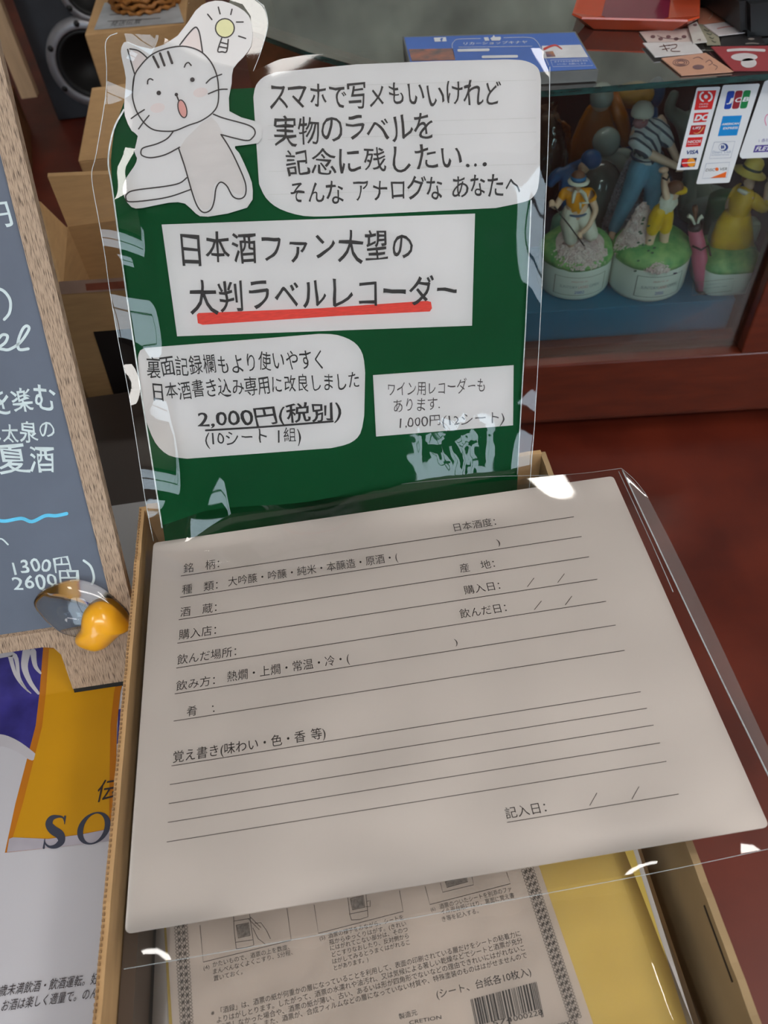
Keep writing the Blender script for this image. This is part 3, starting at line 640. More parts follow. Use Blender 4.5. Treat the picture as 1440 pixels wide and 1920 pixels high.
LB = Lf; RB = [(1031, 125), (1030, 200), (1027, 290), (1025, 340), (1020, 453), (1016, 540), (1011, 640), (1007, 715), (1002, 800), (994, 900), (988, 950)]
nx, ny = 90, 80; vs = []; fs = []
for j in range(ny + 1):
    v = j / ny
    for i in range(nx + 1):
        t = i / nx
        # bilinear between top edge and bottom edge, with curved sides
        xt = 220 + (1029 - 220) * t; yt = interp(top, xt, 0); yb = 1015 + (950 - 1015) * t
        y = yt + (yb - yt) * v; xl = interp(LB, max(64, min(1013, y)), 1); xr = interp(RB, max(126, min(949, y)), 1)
        x = xl + (xr - xl) * t; x = x * min(1, v * 12) + xt * (1 - min(1, v * 12))
        vs.append(PP.P(x, y, pop_disp(t, v)))
for j in range(ny):
    for i in range(nx): a_ = j * (nx + 1) + i; fs.append((a_, a_ + nx + 1, a_ + nx + 2, a_ + 1))
mesh('laminate_film', vs, fs, sleeve, sg, None, True)
film_grid('laminate_flap', [(352, 5), (380, -4), (430, 0), (455, 8), (470, 30), (470, 60), (464, 90), (450, 115), (440, 130)], [(353, 6), (400, -12), (462, -10), (495, 10), (502, 40), (500, 60), (492, 90), (482, 115), (475, 133)], sleeve, sg, PP, .001, None, 6)
edge_pts = [(220, 62)] + LB[2:]
inner = smooth_poly([(233, 205), (213, 243), (203, 300), (210, 350), (222, 440), (240, 570), (262, 720), (284, 860), (304, 990)], 5, False)
fe_m = mat('film edge', S(226, 232, 234), .2, .1, 300)  # white colour paints the bright sheen along the film edges
for q, rr_, dd in ((edge_pts, .0002, .003), (RB, .0002, .003), (smooth_poly([(475, 133), (488, 100), (500, 60), (502, 38), (494, 12), (470, -8)], 5, False), .00015, .002), (inner, .0005, .0022), ([(996, 375), (992, 470), (985, 620), (975, 800), (970, 890)], .0004, .0022)):
    bm = bmesh.new(); add_tube(bm, [PP.P(x, y, dd) for x, y in q], rr_, 5); bm_obj('film_edge', bm, fe_m, sg, None, True)

# ------------------------------------------------------------------ chalkboard
BN = V((0, -math.cos(LEAN), math.sin(LEAN)))
f0 = onz(140, 1303, STAND)
PB = Plane((f0.x, f0.y, STAND), BN); BU = V((0, math.sin(LEAN), math.cos(LEAN)))
XR = -0.0223
cb = thing('chalkboard', 'leaning slate-grey chalkboard with oak-look frame and white handwriting', 'chalkboard', (-.2, f0.y, STAND))
def pb(x, u, d=0.0): return V((x, PB.p0.y, STAND)) + BU * u + BN * d
uin = (PB.P(0, 1196) - PB.p0).dot(BU); uin2 = (PB.P(85, 1185) - PB.p0).dot(BU); uin = (uin + uin2) / 2
ubt = (PB.P(0, 1224) - PB.p0).dot(BU); ub2 = (PB.P(75, 1216) - PB.p0).dot(BU); ubt = (ubt + ub2) / 2
xin = -0.0347
xleg = (PB.P(123, 1240).x + PB.P(138, 1300).x) / 2
bm = bmesh.new(); add_slab(bm, [pb(XR, .0045), pb(XR, .62), pb(xin, .62), pb(xin, uin), pb(xin - .001, uin - .001), pb(xleg - .012, ubt), pb(xleg - .005, ubt - .0015), pb(xleg - .0015, ubt - .007), pb(xleg, .0045)], V((0, .0078, 0)))
bm_obj('side_stile', bm, oak, cb)
bm = bmesh.new(); add_slab(bm, [pb(xin - .0002, uin), pb(-.42, uin), pb(-.42, ubt), pb(xleg - .0122, ubt), pb(xin - .0012, uin - .001)], V((0, .0078, 0))); bm_obj('bottom_rail', bm, oak, cb)
bm = bmesh.new(); add_slab(bm, [pb(-.42, .0045), pb(-.42, .62), pb(-.455, .62), pb(-.455, .0045)], V((0, .0078, 0))); bm_obj('side_stile', bm, oak, cb)
slab('writing_panel', [pb(xin + .0005, uin - .0005, -.0022), pb(xin + .0005, .615, -.0022), pb(-.42, .615, -.0022), pb(-.42, uin - .0005, -.0022)], -BN * .004, slate, cb)
for x0, x1 in ((xleg, XR), (-.455, -.42)): slab('rubber_foot', [pb(x0, 0, -.001), pb(x1, 0, -.001), pb(x1, .0045, -.001), pb(x0, .0045, -.001)], V((0, .0066, 0)), rubber, cb)
# rear prop leg
bm = bmesh.new(); add_slab(bm, [pb(-.25, .5, -.007), pb(-.22, .5, -.007), V((-.22, SY1 - .02, STAND)), V((-.25, SY1 - .02, STAND))], (0, .008, .002)); bm_obj('prop_leg', bm, wood_dark, cb)
PW_ = Plane(PB.p0 + BN * -.0021, BN)
ck = dict(off=.0002, wgt=.010, jit=1.1)
letters('handwriting', PW_, [('円', (-22, 424), (22, 420), 44), ('を楽む', (-14, 778), (107, 768), 45), ('は太泉の', (-26, 832), (105, 824), 36), ('夏酒', (3, 890), (107, 886), 50), ('1300円', (27, 1080), (136, 1071), 32), ('2600円', (27, 1108), (150, 1096), 29)], chalk, cb, **ck)
for q, wd in (([(-8, 540), (6, 545), (17, 558), (20, 572), (17, 588), (8, 599)], 5.5), ([(-6, 640), (4, 628), (14, 630), (10, 642), (-2, 652), (6, 655), (18, 655), (38, 642), (54, 618), (50, 611), (42, 618), (34, 640), (36, 655), (53, 654)], 5.5),
              ([(-14, 1030), (0, 1010), (15, 1021)], 3), ([(157, 1051), (170, 1062), (176, 1082), (172, 1096), (161, 1110)], 4.5)): bm = bmesh.new(); add_stroke(bm, PW_, q, wd, .0002); flat_obj('chalk_stroke', bm, chalk, cb, None, BN)
bm = bmesh.new(); add_stroke(bm, PW_, [(-10, 975), (10, 977), (40, 972), (60, 978), (85, 967), (105, 967), (125, 963)], 6.5, .0002); flat_obj('blue_wave_line', bm, chalk_blue, cb, 'sky blue wavy line', BN)

# clear egg-shaped magnet with plain yolk-yellow drop
mg = thing('magnet', 'clear glossy egg-white blob magnet with plain yellow drop, on the chalkboard corner', 'magnet', PB.P(165, 1150, .001))
def dome(name, pl, outline, cpx, h, m, parent, off=0, rings=9, flat=.55):
    out = smooth_poly(outline, 4); n = len(out); vs = []; fs = []
    for r in range(rings + 1):
        a = PI / 2 * r / rings; k = math.cos(a); hh = h * math.sin(a) ** flat
        for x, y in out: vs.append(pl.P(cpx[0] + (x - cpx[0]) * k, cpx[1] + (y - cpx[1]) * k, off) + pl.n * hh)
    for r in range(rings):
        for i in range(n): fs.append((r * n + i, r * n + (i + 1) % n, (r + 1) * n + (i + 1) % n, (r + 1) * n + i))
    fs.append(tuple(range(n))[::-1])
    o = mesh(name, vs, fs, m, parent, None, True)
    b = bmesh.new(); b.from_mesh(o.data); bmesh.ops.remove_doubles(b, verts=b.verts, dist=1e-6); bmesh.ops.recalc_face_normals(b, faces=b.faces); b.to_mesh(o.data); b.free()
    return o
clr = mat('clear resin', (.93, .95, .96), 0.03, 0, 5, trans=1.0, ior=1.42, coat=.2)
dome('egg_white', PB, [(65, 1127), (82, 1105), (120, 1090), (150, 1087), (187, 1100), (220, 1125), (243, 1152), (232, 1176), (190, 1190), (150, 1192), (122, 1186), (100, 1172), (80, 1152)], (150, 1140), .008, clr, mg, .0004)
yolk = mat('glossy yolk yellow', S(250, 176, 36), 0.28, .02, 30, coat=.4, sss=.1)
dome('yolk_drop', PB, [(160, 1150), (165, 1135), (180, 1123), (197, 1121), (216, 1130), (236, 1150), (249, 1170), (236, 1178), (222, 1190), (205, 1205), (186, 1211), (166, 1206), (150, 1197), (148, 1185), (158, 1170)], (190, 1165), .019, yolk, mg, .0008, 10)

# ------------------------------------------------------------------ cartons and speaker behind
dk = box('storage_crate', (-.34, .345, FLOOR), (.16, ony(200, 745, .525).y, -.12), mat('dark brown plastic', S(66, 56, 52), .55, .06, 8), None, (-.1, .43, FLOOR), bev=.004)
tag(dk, 'low dark brown crate between the white carton and the open cardboard carton', 'crate')
tape = film('packing tape', tint=(.85, .8, .72), gain=2.0, bscale=20)
def z_at(px, py, y): return ony(px, py, y).z
ca = thing('open_carton', 'open kraft carton with upright flap and black label behind the chalkboard', 'carton', (-.1, .59, FLOOR))
yA = .535; yA2 = .645; zA = z_at(200, 530, yA); xA0 = ony(127, 425, yA2).x; xA1 = .03
box('front_wall', (xA0 - .012, yA, FLOOR), (xA1, yA + .005, zA), kraft, ca)
box('back_wall', (xA0, yA2, FLOOR), (xA1, yA2 + .005, zA - .001), kraft, ca)
slab('side_wall', [(xA0 - .012, yA + .005, FLOOR), (xA0, yA2, FLOOR), (xA0, yA2, zA - .001), (xA0 - .012, yA + .005, zA - .001)], (-.005, 0, 0), kraft, ca)
box('side_wall', (xA1 - .005, yA + .005, FLOOR), (xA1, yA2, zA - .001), kraft, ca)
zb = ony(127, 425, yA2).z
slab('back_flap', [(xA0, yA2, zb), (xA1, yA2, zb), ony(360, 320, yA2 + .02), ony(89, 331, yA2 + .02)], (0, .005, .001), kraft, ca)
slab('side_flap', [ony(76, 378, yA2 - .01), ony(127, 428, yA2), ony(118, 545, yA), ony(60, 560, yA)], (-.004, .003, 0), kraft, ca)
bm = bmesh.new()
for i in range(60):
    x = xA0 + i * .0043; add_slab(bm, [(x, yA + .0006, zA + .0002), (x + .0019, yA + .0006, zA + .0002), (x + .0013, yA + .0042, zA + .0002), (x + .0006, yA + .0042, zA + .0002)], (0, 0, .0006))
o = bm_obj('corrugated_edge', bm, mat('flute hollow', S(48, 34, 24), .9), ca); o['kind'] = 'stuff'
PA = Plane((0, yA, 0), (0, -1, 0))
bm = bmesh.new(); add_flat(bm, PA, [(175, 622), (300, 612), (320, 745), (214, 742)], .0006); flat_obj('black_label', bm, mat('black label', S(34, 28, 28), .5), ca, 'black printed label', PA.n)
bm = bmesh.new(); add_flat(bm, PA, [(110, 528), (300, 516), (300, 540), (112, 552)], .0004); flat_obj('tape_strip', bm, mat('pinkish tape', S(176, 148, 134), .35, .1, 30), ca, 'pale glossy tape strip along the rim', PA.n)
bm = bmesh.new(); add_flat(bm, PA, [(160, 532), (245, 526), (246, 540), (162, 545)], .0006); flat_obj('red_print', bm, mat('faded red print', S(150, 84, 66), .5, .2, 60), ca, None, PA.n)
bm = bmesh.new(); add_tube(bm, [ony(x, y, .528) for x, y in smooth_poly([(160, 756), (205, 752), (240, 745), (290, 744), (320, 750)], 5, False)], .0011, 6); bm_obj('folded_tape', bm, mat('glossy folded tape', S(214, 204, 190), .12, .1, 50, coat=.5), ca, None, True)

yC = .83; cc = thing('tall_carton', 'kraft carton with raised flap standing behind the open carton', 'carton', (-.05, .93, FLOOR))
pL = ony(147, 303, yC); zC = pL.z; xC1 = pL.x + .16
box('body', (pL.x, yC, FLOOR), (xC1, yC + .2, zC), kraft, cc, bev=.002)
q0 = ony(172, 170, yC + .05)
slab('front_flap', [(pL.x, yC, zC), (xC1, yC, zC), (xC1, yC + .05, q0.z), q0], (0, .005, .001), kraft, cc)

yD = 1.12; cdn = thing('sealed_carton', 'kraft carton with a delivery slip on top in front of the speaker', 'carton', (-.05, 1.3, FLOOR))
pD = ony(158, 65, yD); xD1 = ony(352, 60, yD).x; zD = pD.z
yD2 = yD + .40
box('body', (pD.x, yD, FLOOR), (xD1, yD2, zD), kraft, cdn, bev=.002)
PD = Plane((0, 0, zD), (0, 0, 1))
bm = bmesh.new(); add_flat(bm, PD, [(176, 56), (196, 5), (330, -5), (345, 42)], .0006); sl = flat_obj('delivery_slip', bm, mat('slip paper', S(176, 182, 188), .5, .08, 40), cdn, 'pale paper slip', PD.n)
letters('slip_text', PD, [('発送伝票', (205, 50), (262, 45), 9)], mat('slip ink', S(90, 90, 92), .6), sl, off=.0008)
bm = bmesh.new(); add_stroke(bm, PD, [(202, 40), (300, 34)], 1.2, .0008, False); add_stroke(bm, PD, [(206, 28), (300, 22)], 1.2, .0008, False); flat_obj('slip_rules', bm, MATS['slip ink'], sl, None, PD.n)
# wicker basket on it
bc = onz(275, 14, zD); wick = mat('wicker', S(170, 112, 54), .5, .18, 90); wick_d = mat('wicker dark', S(96, 58, 26), .6, .1, 90)
R0 = abs(onz(340, 14, zD).x - onz(212, 14, zD).x) / 2
bk = thing('wicker_basket', 'round brown wicker basket on the sealed carton', 'basket', (bc.x, bc.y + R0 * .2, zD))
c = V((bc.x, bc.y + R0 * .25, zD + .0008))
lathe('liner', [(R0 * .86, .001), (R0 * 1.05, .05), (R0 * 1.12, .12), (R0 * 1.08, .12), (R0 * 1.0, .05), (R0 * .8, .004)], c, wick_d, bk, 40)
bm = bmesh.new(); NS = 44
for r in range(15):
    z = .003 + r * .0078; rr_ = R0 * (.89 + .25 * (z / .12) ** .6)
    pts = [c + V(((rr_ + .0026 * math.cos(k * PI + r * PI)) * math.cos(2 * PI * k / NS), (rr_ + .0026 * math.cos(k * PI + r * PI)) * math.sin(2 * PI * k / NS), z + .0022 * math.sin(k * PI / 2 + r))) for k in range(NS + 1)]
    add_tube(bm, pts, .0034, 5, False)
o = bm_obj('woven_strands', bm, wick, bk, None, True); o['kind'] = 'stuff'
bm = bmesh.new(); add_tube(bm, [c + V((R0 * 1.13 * math.cos(2 * PI * k / 40), R0 * 1.13 * math.sin(2 * PI * k / 40), .122)) for k in range(41)], .006, 8, False); bm_obj('rim', bm, wick, bk, None, True)

# loudspeaker
yS = 1.80; pS = onz(110, 222, FLOOR); yS = pS.y; xs0 = pS.x
spk = thing('loudspeaker', 'tall black floor loudspeaker with grey ringed woofers behind the cartons', 'speaker', (xs0 + .17, yS + .15, FLOOR))
cab = mat('dark grey speaker baffle', S(46, 48, 54), .5, .08, 30); side = mat('black speaker side', S(16, 16, 18), .45, .1, 30)
xs1 = xs0 + .34; HS = .95
box('cabinet', (xs0, yS + .002, FLOOR), (xs1, yS + .33, FLOOR + HS), side, spk, bev=.003)
box('front_baffle', (xs0 + .002, yS - .016, FLOOR + .002), (xs1 - .002, yS + .002, FLOOR + HS - .004), cab, spk, bev=.002)
ringm = mat('grey metal ring', S(150, 150, 156), .35, .05, 60, metal=.5); cone = mat('black cone', S(12, 12, 14), .6, .1, 100)
def driver(px, py, rx, dust=True):
    cw = ony(px, py, yS - .016); RM = Matrix.Rotation(PI / 2, 4, 'X')
    R = abs(ony(px + rx, py, yS - .016).x - cw.x)
    RMm = RM.to_3x3()
    o = lathe('driver_ring', [(R * .76, .0), (R * .76, .012), (R * .80, .014), (R * .97, .010), (R, .0)], cw, ringm, spk, 48, M=RMm, cap=False)
    for k in range(6):
        a = 2 * PI * k / 6 + .52; p = cw + V((R * .88 * math.cos(a), -.012, R * .88 * math.sin(a)))
        lathe('screw', [(.006, -.004), (.006, .002), (.0045, .0035)], p, black_pl, o, 12, M=RMm)
    lathe('cone', [(R * .77, .006), (R * .70, .013), (R * .64, .005), (R * .25, -.03), (R * .22, -.025), (R * .05, -.008)], cw, cone, o, 40, M=RMm)
driver(170, 118, 81)
driver(168, -24, 62)
# carton and wood board left of the speaker, dark device
cl = onz(60, 330, FLOOR)
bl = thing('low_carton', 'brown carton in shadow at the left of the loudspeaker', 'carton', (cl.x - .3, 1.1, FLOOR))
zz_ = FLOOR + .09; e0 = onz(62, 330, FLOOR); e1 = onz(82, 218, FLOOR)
slab('body', [(e0.x, e0.y, FLOOR), (e1.x - .02, e1.y - .06, FLOOR), (e1.x - .5, e1.y - .06, FLOOR), (e0.x - .5, e0.y, FLOOR)], (0, 0, .0895), mat('brown shaded carton', S(128, 84, 48), .8, .06, 20), bl)  # carton in a darker brown than the kraft ones
wb = thing('wooden_batten', 'pale upright wooden batten beside the loudspeaker', 'batten', (-.72, 1.66, zz_))
p0 = ony(56, 146, 1.66); p1 = ony(-10, -60, 1.58)
slab('plank', [(p0.x - .032, 1.66, zz_), (p0.x, 1.66, zz_), (p0.x, 1.66, .9), (p0.x - .032, 1.66, .9)], (0, .02, 0), mat('pale wood', S(178, 148, 116), .6, .1, 10, stretch=(8, 8, 1)), wb)
wb.location = (p0.x, 1.66, zz_)
for ch in wb.children: ch.data.transform(Matrix.Translation(V((-.72, 1.66, zz_)) - V((p0.x, 1.66, zz_))))

# ------------------------------------------------------------------ glass showcase
YAW = math.radians(-6.5); FD = V((math.cos(YAW), math.sin(YAW), 0)); FN = V((-math.sin(YAW), math.cos(YAW), 0))   # along the front; into the case
d = ray(1200, 780); FP = CAM + d * ((-.31 - CAM.z) / d.z)
PG = Plane(FP, -FN)
def cw(u, v, z): return V((FP.x, FP.y, 0)) + FD * u + FN * v + V((0, 0, z))      # case coordinates: along, into, height
def uvz(px, py, off=0):                                                            # picture point on a plane 'off' behind the front
    p = PG.P(px, py, -off); q = p - FP; return q.dot(FD), p.z
ztop = uvz(1200, 145)[1]; zund = uvz(1200, 157)[1]; zr1 = uvz(1200, 672)[1]; zr0 = -.31
zsh = uvz(1200, 652)[1]
uL = (V((.274, .593, 0)) - V((FP.x, FP.y, 0))).dot(FD); uR = uvz(1393, 645)[0]; uE = uR + .20
DEP = .48
case = thing('showcase', 'glass-topped display case with varnished red-brown wooden base', 'display case', cw(.1, .2, FLOOR))
foot = [cw(uL, 0, 0), cw(uE, 0, 0), cw(uE, DEP, 0), cw(uL - .22, DEP, 0), cw(uL - .22, .23, 0)]
def prism(name, pts, z0, z1, m, shrink=0):
    return slab(name, [V((p.x, p.y, z0)) for p in pts], (0, 0, z1 - z0), m, case)
prism('plinth', [cw(uL + .03, .035, 0), cw(uE - .03, .035, 0), cw(uE - .03, DEP - .03, 0), cw(uL - .19, DEP - .03, 0), cw(uL - .19, .24, 0)], FLOOR, zr0, wood_dark)
prism('base_panel', foot, zr0, zr1 - .004, wood_red)
def cbox(name, u0, v0, z0, u1, v1, z1, m, bev=0.0):
    M = Matrix.Translation(V((FP.x, FP.y, 0))) @ Matrix.Rotation(YAW, 4, 'Z')
    bm = bmesh.new(); add_box(bm, (u0, v0, z0), (u1, v1, z1), M, bev); return bm_obj(name, bm, m, case)
cbox('bottom_rail', uL, -.003, zr0 + .004, uE, .016, zr1, wood_red, .002)
cbox('glass_rebate', uL, .016, zr1 - .012, uE, .03, zsh - .004, wood_red, .001)
cbox('corner_post', uR, -.003, zr1, uE, .026, zund, wood_red, .002)
cbox('inner_jamb', uR - .004, .016, zr1 - .008, uR, .026, zund, wood_dark, .001)
cbox('end_panel', uE - .012, .026, zr1 - .004, uE, DEP, zund, wood_dark, .001)
cbox('case_floor', uL - .2, .03, zr1 - .004, uE - .012, DEP - .012, zr1 - .002, wood_dark)  # dark floor added so the case interior looks shaded
cbox('back_panel', uL - .22, DEP - .012, zr1 - .004, uE, DEP, zund, mat('maroon case lining', S(38, 18, 16), .7, .08, 20))
prism('left_panel', [cw(uL - .22, .23, 0), cw(uL, 0, 0), cw(uL + .008, .006, 0), cw(uL - .212, .236, 0)], zr1 - .004, zund, wood_red)
cbox('side_panel', uL - .22, .236, zr1 - .004, uL - .212, DEP - .012, zund, wood_red)
o = cbox('front_glass', uL + .01, .010, zr1 - .002, uR, .0115, zund, glass_sheet); o['label'] = 'upright clear front pane'
# top glass: slab with dark green edges
tp = [cw(uL - .0, -.012, 0), cw(uE + .01, -.012, 0), cw(uE + .01, DEP + .01, 0), cw(uL - .235, DEP + .01, 0), cw(uL - .235, .22, 0), cw(uL - .14, .115, 0)]
n = len(tp)
o = mesh('top_glass', [V((p.x, p.y, ztop)) for p in tp], [tuple(range(n))], film('top glass', tint=(.95, .98, .97), rough=.04, bscale=9, bstr=.08, gain=2.6, haze=.02), case)
vs = [V((p.x, p.y, zund)) for p in tp] + [V((p.x, p.y, ztop - .0002)) for p in tp]
mesh('glass_rim', vs, [(i, (i + 1) % n, n + (i + 1) % n, n + i) for i in range(n)], glass_edge, case)
# blue riser behind the glass
zri = uvz(1200, 566, .041)[1]
uri = uvz(1370, 600, .03)[0]
cbox('riser', uL + .02, .034, zr1 - .004, uri, .17, zri, mat('blue riser board', S(0, 100, 136), .5, .04, 10), .001)
cbox('rear_riser', uL - .06, .17, zr1 - .004, uri, .40, zri, mat('dark blue cloth', S(24, 40, 60), .8, .05, 30))

# ---- stickers on the glass
PSK = Plane(FP + FN * .010, -FN)
def rrect(a, b, c_, d_, r=.12):
    out = []; P4 = [a, b, c_, d_]
    for i, p in enumerate(P4):
        q, s = P4[i - 1], P4[(i + 1) % 4]; lm = min(math.dist(p, q), math.dist(p, s)); 
        for k in range(5):
            t = k / 4; fa = r * lm / math.dist(p, q) * (1 - t) ** 2; fb = r * lm / math.dist(p, s) * t ** 2
            out.append((p[0] + (q[0] - p[0]) * fa + (s[0] - p[0]) * fb, p[1] + (q[1] - p[1]) * fa + (s[1] - p[1]) * fb))
    return out
def k6(x, y): return (1200 + x / 6, 140 + y / 6)
vinyl = mat('white vinyl', S(226, 230, 234), .4, .01, 30)
def flat(name, pxs, m, parent, off=.0004, pl=PSK): bm = bmesh.new(); add_flat(bm, pl, pxs, off); return flat_obj(name, bm, m, parent, None, pl.n)
def sticker(label, outline):
    cpx = (sum(p[0] for p in outline) / len(outline), max(p[1] for p in outline)); t = thing('sticker', label, 'sticker', PSK.P(*cpx), 'card stickers on the showcase glass')
    sheet('vinyl', PSK, outline, .0003, .0002, vinyl, t); return t
red = mat('sticker red', S(214, 44, 44), .4, .03); blu = mat('sticker blue', S(22, 140, 214), .4, .03); dblu = mat('sticker navy', S(28, 60, 130), .4, .03); orr = mat('sticker orange', S(238, 110, 40), .4, .03)
wh = vinyl
s1 = sticker('narrow white card sticker with a column of red emblems on the showcase glass', rrect(k6(640, 145), k6(908, 135), k6(650, 1065), k6(408, 1075), .08))
flat('red_square', [k6(650, 183), k6(860, 175), k6(808, 388), k6(610, 398)], red, s1)
bm = bmesh.new()
for sgn in (-1, 1):
    pts = [k6(742 + sgn * (12 + 55 * math.cos(t)), 248 + 52 * math.sin(t)) for t in [-1.2 + 2.4 * k / 8 for k in range(9)]]; add_stroke(bm, PSK, pts, 3.2, .0006, False)
add_disc(bm, PSK, *k6(742, 248), 3.6, 3.8, .0006)
add_text(bm, PSK, 'MUFG', k6(668, 342), k6(765, 338), 3.2, off=.0006); add_text(bm, PSK, 'CARD', k6(660, 372), k6(758, 367), 3.4, off=.0006)
add_text(bm, PSK, 'DC', k6(606, 525), k6(755, 517), 13, off=.0008, wgt=.05, shear=.15)
add_text(bm, PSK, 'UFJ', k6(588, 618), k6(675, 610), 5, off=.0006, wgt=.02, shear=.15); add_text(bm, PSK, 'NICOS', k6(535, 775), k6(682, 765), 6, off=.0006, wgt=.02)
add_stroke(bm, PSK, [k6(535, 787), k6(655, 781)], .6, .0006, False); add_stroke(bm, PSK, [k6(478, 996), k6(620, 985)], 1.6, .0010, False)
flat('red_square', [k6(612, 432), k6(772, 424), k6(745, 530), k6(598, 540)], red, s1); flat('red_square', [k6(578, 572), k6(744, 565), k6(718, 670), k6(550, 678)], mat('sticker dark red', S(178, 34, 34), .4), s1); flat('red_square', [k6(540, 708), k6(708, 700), k6(682, 805), k6(513, 815)], red, s1)
flat_obj('white_marks', bm, wh, s1, None, PSK.n)
bm = bmesh.new(); add_stroke(bm, PSK, [k6(605, 655), k6(640, 662), k6(680, 640), k6(715, 590)], [1, 2.2], .0006); flat_obj('gold_arc', bm, mat('gold print', S(220, 170, 110), .4), s1, None, PSK.n)
letters('card_name', PSK, [('VISA', k6(510, 902), k6(655, 892), 8.6, dict(wgt=.03, shear=.1))], dblu, s1, off=.0005)
flat('emblem_field', [k6(470, 945), k6(640, 935), k6(615, 1035), k6(452, 1046)], mat('sticker dark field', S(40, 36, 66), .4), s1)
bm = bmesh.new(); add_disc(bm, PSK, *k6(512, 992), 7.6, 8.2, .0006); flat_obj('red_disc', bm, red, s1, None, PSK.n)
bm = bmesh.new(); add_disc(bm, PSK, *k6(578, 988), 7.6, 8.2, .0008); flat_obj('orange_disc', bm, mat('sticker amber', S(244, 160, 50), .4), s1, None, PSK.n)
s2 = sticker('wider white card sticker with tricolour, blue square and orange corner emblems', rrect(k6(935, 118), k6(1352, 100), k6(1005, 1215), k6(630, 1232), .06))
for nm, x, c_ in (('blue_bar', 0, S(28, 70, 170)), ('maroon_bar', 92, S(150, 40, 54)), ('green_bar', 184, S(20, 130, 70))):
    flat(nm, rrect(k6(985 + x, 185 - x * .04), k6(1070 + x * .99, 181 - x * .04), k6(1020 + x * .97, 386 - x * .04), k6(942 + x * .97, 390 - x * .04), .3), mat('card ' + nm, c_, .4), s2)
bm = bmesh.new()
for ch, x in (('J', 0), ('C', 86), ('B', 175)): add_text(bm, PSK, ch, k6(972 + x, 322 - x * .08), k6(1030 + x + (10 if ch != 'J' else 0), 318 - x * .08), 10, off=.0006, wgt=.03, shear=.2)
flat('blue_square', [k6(932, 467), k6(1148, 458), k6(1090, 683), k6(875, 692)], blu, s2)
add_text(bm, PSK, 'AMERICAN', k6(918, 572), k6(1110, 562), 4.6, off=.0006, wgt=.03); add_text(bm, PSK, 'EXPRESS', k6(932, 620), k6(1098, 610), 5, off=.0006, wgt=.03)
flat_obj('white_marks', bm, wh, s2, None, PSK.n)
bm = bmesh.new()
for q in ([(835, 760), (1070, 750), (1020, 935), (780, 945)], [(745, 1000), (1010, 985), (975, 1155), (700, 1168)]):
    q = [k6(*p) for p in q]; add_stroke(bm, PSK, q + q[:1], .7, .0005, False)
add_text(bm, PSK, 'Diners Club', k6(810, 892), k6(1018, 884), 6.5, off=.0005, wgt=-.002); add_text(bm, PSK, 'INTERNATIONAL', k6(802, 915), k6(1005, 908), 3, off=.0005)
flat_obj('grey_print', bm, mat('sticker grey blue', S(140, 155, 180), .5), s2, None, PSK.n)
bm = bmesh.new(); add_disc(bm, PSK, *k6(938, 815), 9, 7.5, .0005); flat_obj('blue_disc', bm, dblu, s2, None, PSK.n)
bm = bmesh.new(); add_disc(bm, PSK, *k6(926, 815), 6.6, 6, .0007); flat_obj('white_disc', bm, wh, s2, None, PSK.n)
bm = bmesh.new(); add_disc(bm, PSK, *k6(920, 815), 1.6, 4, .0009); add_disc(bm, PSK, *k6(940, 813), 1.4, 3.6, .0009); flat_obj('disc_marks', bm, dblu, s2, None, PSK.n)
letters('card_name', PSK, [('DISC', k6(735, 1092), k6(838, 1088), 6.4), ('VER', k6(892, 1082), k6(978, 1078), 6.4)], print_ink, s2, off=.0005)
bm = bmesh.new(); add_disc(bm, PSK, *k6(866, 1064), 3.3, 3.3, .0006); add_flat(bm, PSK, [k6(785, 1164), k6(975, 1090), k6(962, 1158)], .0005); flat_obj('orange_marks', bm, orr, s2, None, PSK.n)
s3 = sticker('large white sticker cut by the picture edge with purple lettering', [k6(1385, 120), k6(1400, 80), k6(1440, 60), k6(1640, 50), k6(1600, 925), k6(1150, 945), k6(1125, 925), k6(1122, 890)])
flat('purple_field', [k6(1298, 795), k6(1600, 780), k6(1580, 862), k6(1272, 875)], mat('sticker purple', S(82, 66, 150), .4), s3)
letters('white_letters', PSK, [('FLET', k6(1292, 862), k6(1450, 855), 9.5, dict(wgt=.03, shear=.2))], wh, s3, off=.0006)
letters('purple_letters', PSK, [('\\ 各社', k6(1328, 762), k6(1450, 752), 6)], MATS['sticker purple'], s3, off=.0005)
bm = bmesh.new(); add_stroke(bm, PSK, [k6(1450, 445), k6(1420, 460), k6(1405, 510), k6(1420, 570)], 1.6, .0005); flat_obj('pink_arc', bm, mat('sticker pink', S(222, 130, 170), .4), s3, None, PSK.n)

# ---- things on the glass top
PT = Plane((0, 0, ztop + .0006), (0, 0, 1))
fb = thing('leaflet_stack', 'blue and white shop leaflet on the glass top behind the green sign', 'leaflet', PT.P(940, 130) - V((0, 0, .0004)))
blue_l = mat('leaflet blue', S(72, 108, 186), .45, .03, 30)
PT2 = Plane((0, 0, ztop + .010), (0, 0, 1))
sheet('paper_block', PT2, [(755, 68), (1079, 59), (1122, 131), (775, 150)], 0, .009, mat('leaflet edge', S(104, 108, 108), .3), fb)
lf = lambda x, y: (740 + x / 4.5, 40 + y / 4.5); rg = lambda x, y: (1020 + x / 4.8, y / 4.8)
flat('blue_field', [(758, 70), (1077, 61), (1119, 129), (777, 147)], blue_l, fb, .0003, PT2)
flat('white_field', [rg(-20, 412), rg(330, 402), rg(400, 515), rg(-10, 525)], mat('leaflet white', S(206, 208, 214), .5), fb, .0006, PT2)
flat('photo_field', [lf(118, 235), lf(490, 228), lf(512, 325), lf(145, 335)], mat('leaflet photo', S(168, 112, 96), .5, 0, 90, col2=S(96, 92, 96)), fb, .0006, PT2)
bm = bmesh.new(); add_flat(bm, PT2, [lf(330, 138), lf(432, 133), lf(438, 168), lf(338, 172)], .0006)
